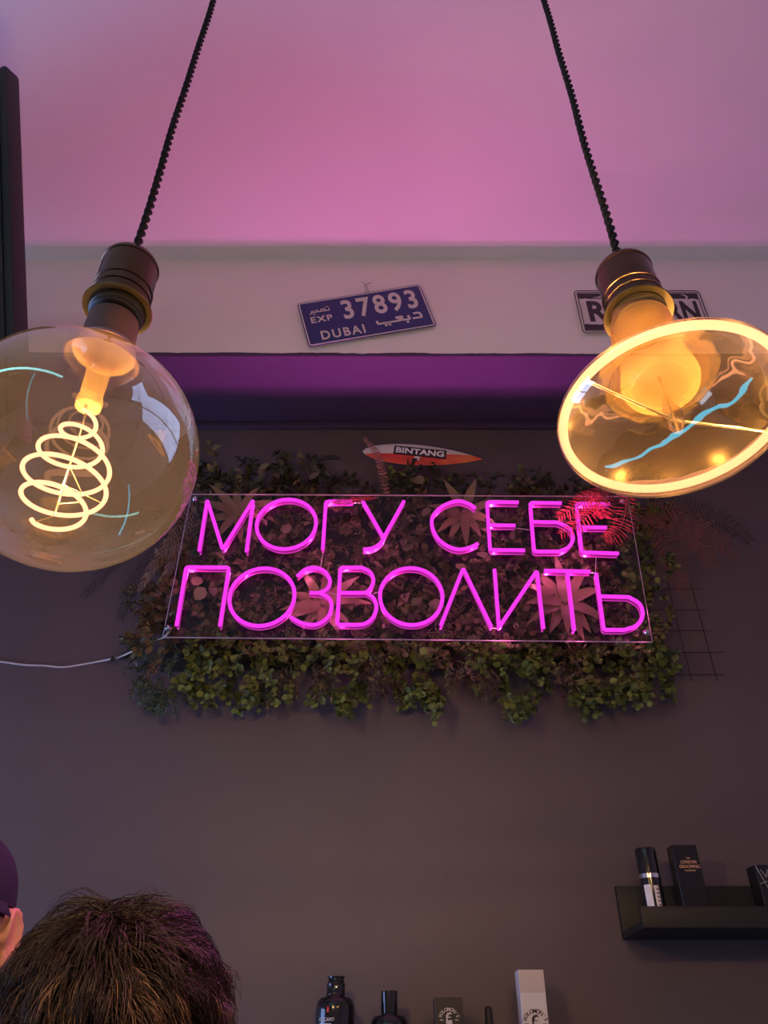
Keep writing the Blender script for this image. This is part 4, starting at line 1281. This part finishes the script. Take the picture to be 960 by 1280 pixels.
M['cap'] = mat('navy_cap_cloth', (0.004, 0.005, 0.024), 0.85, bump=0.3, bscale=700)


def sphere(c, r, nu=24, nv=16):
    v = []; f = []
    for j in range(nv + 1):
        a = -PI / 2 + PI * j / nv
        for i in range(nu):
            b = 2 * PI * i / nu
            v.append(Vector((c[0] + r[0] * math.cos(a) * math.cos(b), c[1] + r[1] * math.cos(a) * math.sin(b), c[2] + r[2] * math.sin(a))))
    for j in range(nv):
        for i in range(nu):
            k = (i + 1) % nu
            f.append((j * nu + i, j * nu + k, (j + 1) * nu + k, (j + 1) * nu + i))
    return v, f


def ear_geo(s):                # s = +1 / -1 side; local x outward from the head, facing -y
    g = G()
    rim = []
    for i in range(17):
        a = math.radians(-115 + 300 * i / 16)
        rr_ = 0.030 if i > 4 else 0.024
        y = 0.015 * math.cos(a) + 0.006
        z = rr_ * math.sin(a) + 0.002
        rim.append(Vector((s * (0.083 + 0.011 * max(0, math.cos(a)) + 0.003), -0.004 + y, z)))
    g.add(*tube(rim, 0.0042, 8))
    g.add(*sphere((s * 0.083, 0.006, 0.002), (0.006, 0.015, 0.026), 16, 12))
    g.add(*sphere((s * 0.085, 0.002, -0.027), (0.006, 0.009, 0.010), 12, 8))
    g.add(*sphere((s * 0.081, -0.010, -0.002), (0.007, 0.005, 0.009), 12, 8))
    anti = [Vector((s * 0.090, 0.010 + 0.004 * math.sin(q / 6 * PI), -0.016 + 0.034 * q / 6)) for q in range(7)]
    g.add(*tube(anti, 0.0030, 6))
    return g


def person(label, head, yaw, shirt, voxel, hs=1.0):
    # local frame: facing -y, feet on z = 0, head centre over the origin
    hz = head[2]; S = hz / 1.60
    J = {}
    pts = []; rad = []; edges = []

    def P(n, x, y, z, r1, r2, par=None):
        J[n] = len(pts); pts.append((x * S, y * S, z * S)); rad.append((r1 * S, r2 * S))
        if par: edges.append((J[par], J[n]))
    P('pelvis', 0, 0.02, 0.92, 0.15, 0.11)
    P('waist', 0, 0.02, 1.06, 0.14, 0.10, 'pelvis'); P('chest', 0, 0.02, 1.26, 0.165, 0.115, 'waist'); P('upper', 0, 0.03, 1.38, 0.12, 0.09, 'chest')
    P('neck', 0, 0.03, 1.45, 0.062, 0.062, 'upper'); P('neck2', 0, 0.02, 1.53, 0.058, 0.060, 'neck')
    for s, q in ((-1, 'r'), (1, 'l')):
        P('sh' + q, s * 0.165, 0.03, 1.365, 0.068, 0.068, 'upper'); P('el' + q, s * 0.225, 0.05, 1.09, 0.047, 0.047, 'sh' + q)
        P('wr' + q, s * 0.235, -0.02, 0.86, 0.030, 0.030, 'el' + q); P('pa' + q, s * 0.232, -0.035, 0.79, 0.034, 0.022, 'wr' + q)
        for k, (dy, ln) in enumerate(((-0.028, 0.070), (-0.010, 0.082), (0.010, 0.078), (0.027, 0.062))):
            P('f%d' % k + q, s * 0.230, -0.040 + dy, 0.735, 0.0095, 0.0095, 'pa' + q)
            P('g%d' % k + q, s * 0.222, -0.046 + dy, 0.735 - ln, 0.008, 0.008, 'f%d' % k + q)
        P('t1' + q, s * 0.215, -0.075, 0.775, 0.0115, 0.0115, 'pa' + q); P('t2' + q, s * 0.205, -0.088, 0.735, 0.009, 0.009, 't1' + q)
        P('hip' + q, s * 0.09, 0.02, 0.86, 0.095, 0.095, 'pelvis'); P('kn' + q, s * 0.105, 0.01, 0.48, 0.062, 0.062, 'hip' + q)
        P('an' + q, s * 0.11, 0.03, 0.09, 0.045, 0.045, 'kn' + q); P('to' + q, s * 0.12, -0.13, 0.035, 0.042, 0.032, 'an' + q)
    me = bpy.data.meshes.new('skeleton'); me.from_pydata(pts, edges, [])
    o = bpy.data.objects.new('skeleton', me); C.objects.link(o)
    md = o.modifiers.new('skin', 'SKIN'); md.use_smooth_shade = True
    for i, sv in enumerate(me.skin_vertices[0].data):
        sv.radius = rad[i]; sv.use_root = (i == 0)
    o.modifiers.new('sub', 'SUBSURF').levels = 2
    dg = bpy.context.evaluated_depsgraph_get()
    em = o.evaluated_get(dg).to_mesh()
    g = G().add([v.co.copy() for v in em.vertices], [tuple(p.vertices) for p in em.polygons])
    o.evaluated_get(dg).to_mesh_clear(); bpy.data.objects.remove(o)
    # head: skull, face, jaw, nose, lips, brow, ears (all fused by the remesh)
    H = Vector((0, 0, hz))
    Mh = Matrix.Translation(H) @ Matrix.Scale(hs, 4)
    g.add(*sphere((0, 0.012, 0.022), (0.077, 0.096, 0.092)), Mh)
    g.add(*sphere((0, -0.030, -0.040), (0.062, 0.062, 0.075)), Mh)
    g.add(*sphere((0, -0.058, -0.092), (0.034, 0.030, 0.022)), Mh)
    g.add(*sphere((0, -0.094, -0.018), (0.010, 0.014, 0.026)), Mh)
    g.add(*sphere((0, -0.104, -0.034), (0.015, 0.013, 0.010)), Mh)
    g.add(*sphere((0, -0.086, -0.062), (0.024, 0.010, 0.006)), Mh)
    g.add(*sphere((0, -0.085, -0.071), (0.020, 0.010, 0.006)), Mh)
    for s in (-1, 1):
        g.add(*sphere((s * 0.031, -0.080, 0.022), (0.022, 0.012, 0.008)), Mh)
        g.add(*sphere((s * 0.030, -0.079, 0.002), (0.012, 0.012, 0.010)), Mh)
        eg = ear_geo(s); g.add(eg.v, eg.f, Mh)
    g.add(*lathe([(0.0, -0.16), (0.058, -0.16), (0.054, -0.10), (0.056, -0.05), (0.0, -0.05)], 24), Mh @ Matrix.Translation((0, 0.018, 0)))
    me = g.mesh('body')
    o = bpy.data.objects.new('tmp', me); C.objects.link(o)
    rm = o.modifiers.new('remesh', 'REMESH'); rm.mode = 'VOXEL'; rm.voxel_size = voxel
    sm = o.modifiers.new('smooth', 'SMOOTH'); sm.factor = 0.5; sm.iterations = 2
    dg = bpy.context.evaluated_depsgraph_get()
    nme = bpy.data.meshes.new_from_object(o.evaluated_get(dg))
    bpy.data.objects.remove(o)
    nme.materials.clear()
    for m in ('skin', shirt, 'denim', 'shoe'): nme.materials.append(M[m])
    for p in nme.polygons:
        c = p.center; z = c.z / S; p.use_smooth = True
        arm = abs(c.x) / S > 0.19 and z < 1.15
        if z > 1.44 or (arm and z < 1.12): p.material_index = 0
        elif z < 0.085: p.material_index = 3
        elif z < 0.93 and not arm: p.material_index = 2
        else: p.material_index = 1
    root = thing('person', label, 'person', (head[0], head[1], 0))
    root.rotation_euler.z = yaw
    body = bpy.data.objects.new('body', nme); C.objects.link(body); body.parent = root
    # eyes: part of the face
    for s in (-1, 1):
        g2 = G().add(*sphere((s * 0.030, -0.0865, 0.004 + hz), (0.0095, 0.006, 0.005), 12, 8))
        me2 = g2.mesh('eye'); ob = bpy.data.objects.new('eye', me2); me2.materials.append(M['ink_white']); C.objects.link(ob); ob.parent = root
    return root, H


# --- bare-headed person with tousled brown hair, back turned
HP = Vector((-0.222, 0.765, CAMZ + 0.010))
pr, H = person('person with tousled brown hair in a black shirt, back turned, facing the wall', HP, PI, 'shirt_black', 0.007, 0.88)
hr = random.Random(5)
ER = Vector((0.069, 0.090, 0.087)); EC = Vector((0, 0.010, HP.z + 0.017))
crown = Vector((-0.10, 0.42, 0.90)).normalized()    # local frame: the back of the head is +y


def surf(d):
    return Vector((EC.x + ER.x * d.x, EC.y + ER.y * d.y, EC.z + ER.z * d.z))


g = G()
vv, ff = sphere((0, 0, 0), (1, 1, 1), 40, 24)
vs = []
for p in vv:
    n_ = p.normalized()
    cut = -0.25 if n_.y > -0.2 else 0.35
    k = 1.0 if n_.z > cut else 0.92
    vs.append(Vector((EC.x + ER.x * 0.995 * k * p.x, EC.y + ER.y * 0.995 * k * p.y, EC.z + ER.z * 0.995 * k * p.z)))
keep = [q for q in ff if all((vv[i].z > (-0.62 if vv[i].y > -0.1 else 0.30)) for i in q)]
capme = G().add(vs, keep).mesh('scalp'); shade(capme, 180)
ho = bpy.data.objects.new('hair', capme); capme.materials.append(M['hair_black']); C.objects.link(ho); ho.parent = pr


def strands(n, light, seed, parent):
    rr = random.Random(seed)
    g = G()
    made = 0
    while made < n:
        d = Vector((rr.gauss(0, 1), rr.gauss(0, 1), rr.gauss(0, 1))).normalized()
        if d.z < (-0.55 if d.y > -0.1 else 0.32): continue
        nz_ = noise.noise(d * 3.2 + Vector((3, 1, 7)))
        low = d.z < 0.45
        if light and not (low and nz_ > -0.05): continue  # paler locks only on the lower half, painted as if lit
        made += 1
        t0 = d - crown * d.dot(crown)
        t0 = (t0.normalized() if t0.length > 1e-3 else Vector((1, 0, 0)))
        sw = crown.cross(t0)
        lockn = noise.noise_vector(d * 5.5)
        nearc = max(0.0, (d.dot(crown) - 0.9) / 0.1)
        base_dir = (t0 * (1 - nearc * 0.7) + sw * (0.35 + 0.5 * nearc) + lockn * 0.55 + Vector((rr.gauss(0, 1), rr.gauss(0, 1), rr.gauss(0, 1))) * 0.5 * nearc).normalized()
        L = rr.uniform(0.040, 0.062) * (1.0 if d.z > 0 else 0.7)
        lift = 0.12 + 0.28 * max(0, noise.noise(d * 4 + Vector((9, 9, 9)))) + rr.uniform(0, 0.08)
        near = d.dot(crown)
        if near > 0.93: lift += 0.15
        K = 3 if light else 7
        for s in range(K):
            dd = (d + Vector((rr.gauss(0, 1), rr.gauss(0, 1), rr.gauss(0, 1))) * 0.05).normalized()
            p = surf(dd); v_ = (base_dir + dd * lift * 1.3 + Vector((rr.gauss(0, .08), rr.gauss(0, .08), rr.gauss(0, .08)))).normalized()
            path = [p.copy()]; rads = [0.0006]
            seg = 5
            for i in range(seg):
                p = p + v_ * L / seg
                q = Vector(((p.x - EC.x) / ER.x, (p.y - EC.y) / ER.y, (p.z - EC.z) / ER.z))
                h_ = q.length - 1
                if h_ < 0.035:
                    q = q.normalized() * 1.035; p = Vector((EC.x + ER.x * q.x, EC.y + ER.y * q.y, EC.z + ER.z * q.z))
                v_ = (v_ - dd * 0.10 * lift - q.normalized() * max(0, h_ - 0.06) * 1.6 + Vector((0, 0, -0.16)) + lockn * 0.08).normalized()
                path.append(p.copy()); rads.append(0.0006 * (1 - 0.75 * (i + 1) / seg))
            g.add(*tube(path, rads, 3, cap=False))
    me = g.mesh('strands'); shade(me, 180)
    o = bpy.data.objects.new('hair_strands' if not light else 'lit_highlight_strands', me)
    me.materials.append(M['hair_lit' if light else 'hair_dark'])
    C.objects.link(o); o.parent = parent; o['kind'] = 'stuff'


strands(900, False, 3, ho)
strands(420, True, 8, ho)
# tuft that stands up at the crown
g = G()
for i in range(46):
    d = (crown + Vector((hr.gauss(0, .16), hr.gauss(0, .12), hr.gauss(0, .05)))).normalized()
    p = surf(d)
    tip = p + Vector((-0.020 - hr.uniform(0, .016), 0.004 + hr.gauss(0, .006), 0.014 + hr.gauss(0, .004)))
    mid = p.lerp(tip, 0.45) + Vector((0.004, 0, 0.007))
    g.add(*tube(catmull([p, mid, tip], 3), [0.0006, 0.0006, 0.0005, 0.0005, 0.0004, 0.0003, 0.0002], 3, cap=False))
me = g.mesh('tuft'); shade(me, 180)
o = bpy.data.objects.new('hair_tuft', me); me.materials.append(M['hair_dark']); C.objects.link(o); o.parent = ho; o['kind'] = 'stuff'

# --- person in a navy cap at the edge of the frame
ear = Vector((0, 0, CAMZ)) + ray(8, 1172) * 1.0
yaw = math.radians(14)
off = Matrix.Rotation(yaw, 3, 'Z') @ Vector((0.083, 0.004, 0.0))
HQ = Vector((ear.x - off.x, ear.y - off.y, ear.z))
pq, H = person('person in a navy cap and grey shirt standing by the wall, head turned aside', HQ, yaw, 'shirt_grey', 0.0045)
# short hair at temple and nape
vv, ff = sphere((0, 0, 0), (1, 1, 1), 40, 24)
keep = [q for q in ff if all((-0.55 if vv[i].y > 0.25 else -0.02) < vv[i].z < 0.6 and (vv[i].y > -0.62) for i in q)]
me = G().add([Vector((p.x * 0.0800, 0.012 + p.y * 0.099, HQ.z + 0.020 + p.z * 0.095)) for p in vv], keep).mesh('hair'); shade(me, 180)
o = bpy.data.objects.new('hair', me); me.materials.append(M['hair_black']); C.objects.link(o); o.parent = pq
# cap: six-panel crown, brim, button, sweat band
v = []; f = []
nu, nv = 48, 14
for j in range(nv + 1):
    a = PI / 2 * j / nv
    for i in range(nu):
        b = 2 * PI * i / nu
        seam = 1 - 0.012 * (1 - min(1, abs(((i + 4) % 8) - 4) / 1.2)) * math.cos(a)
        v.append(Vector((0.0825 * math.cos(a) ** 0.75 * math.cos(b) * seam if j < nv else 0, 0.012 + 0.103 * math.cos(a) ** 0.75 * math.sin(b) * seam if j < nv else 0.012, HQ.z + 0.034 + 0.092 * math.sin(a))))
for j in range(nv):
    for i in range(nu):
        k = (i + 1) % nu
        f.append((j * nu + i, j * nu + k, (j + 1) * nu + k, (j + 1) * nu + i))
me = G().add(v, f).mesh('cap'); shade(me, 60)
co = bpy.data.objects.new('cap', me); me.materials.append(M['cap']); C.objects.link(co); co.parent = pq
bo = []
for i in range(25):
    b = math.radians(200 + 140 * i / 24)
    bo.append(((0.0825 * math.cos(b), 0.012 + 0.106 * math.sin(b)), (0.092 * math.cos(b), 0.012 + 0.106 * math.sin(b) - 0.070 * math.sin(PI * i / 24) ** 0.6)))
v = []; f = []
for a, b in bo:
    for z in (0.036, 0.033):
        v.append(Vector((a[0], a[1], HQ.z + z))); v.append(Vector((b[0], b[1], HQ.z + z - 0.014)))
for i in range(24):
    a = 4 * i; b = a + 4
    f += [(a, b, b + 1, a + 1), (a + 2, a + 3, b + 3, b + 2), (a + 1, b + 1, b + 3, a + 3)]
me = G().add(v, f).mesh('brim'); shade(me, 50)
o = bpy.data.objects.new('brim', me); me.materials.append(M['cap']); C.objects.link(o); o.parent = co
me = G().add(*sphere((0, 0.012, HQ.z + 0.127), (0.007, 0.007, 0.004), 12, 8)).mesh('button'); shade(me, 180)
o = bpy.data.objects.new('button', me); me.materials.append(M['cap']); C.objects.link(o); o.parent = co
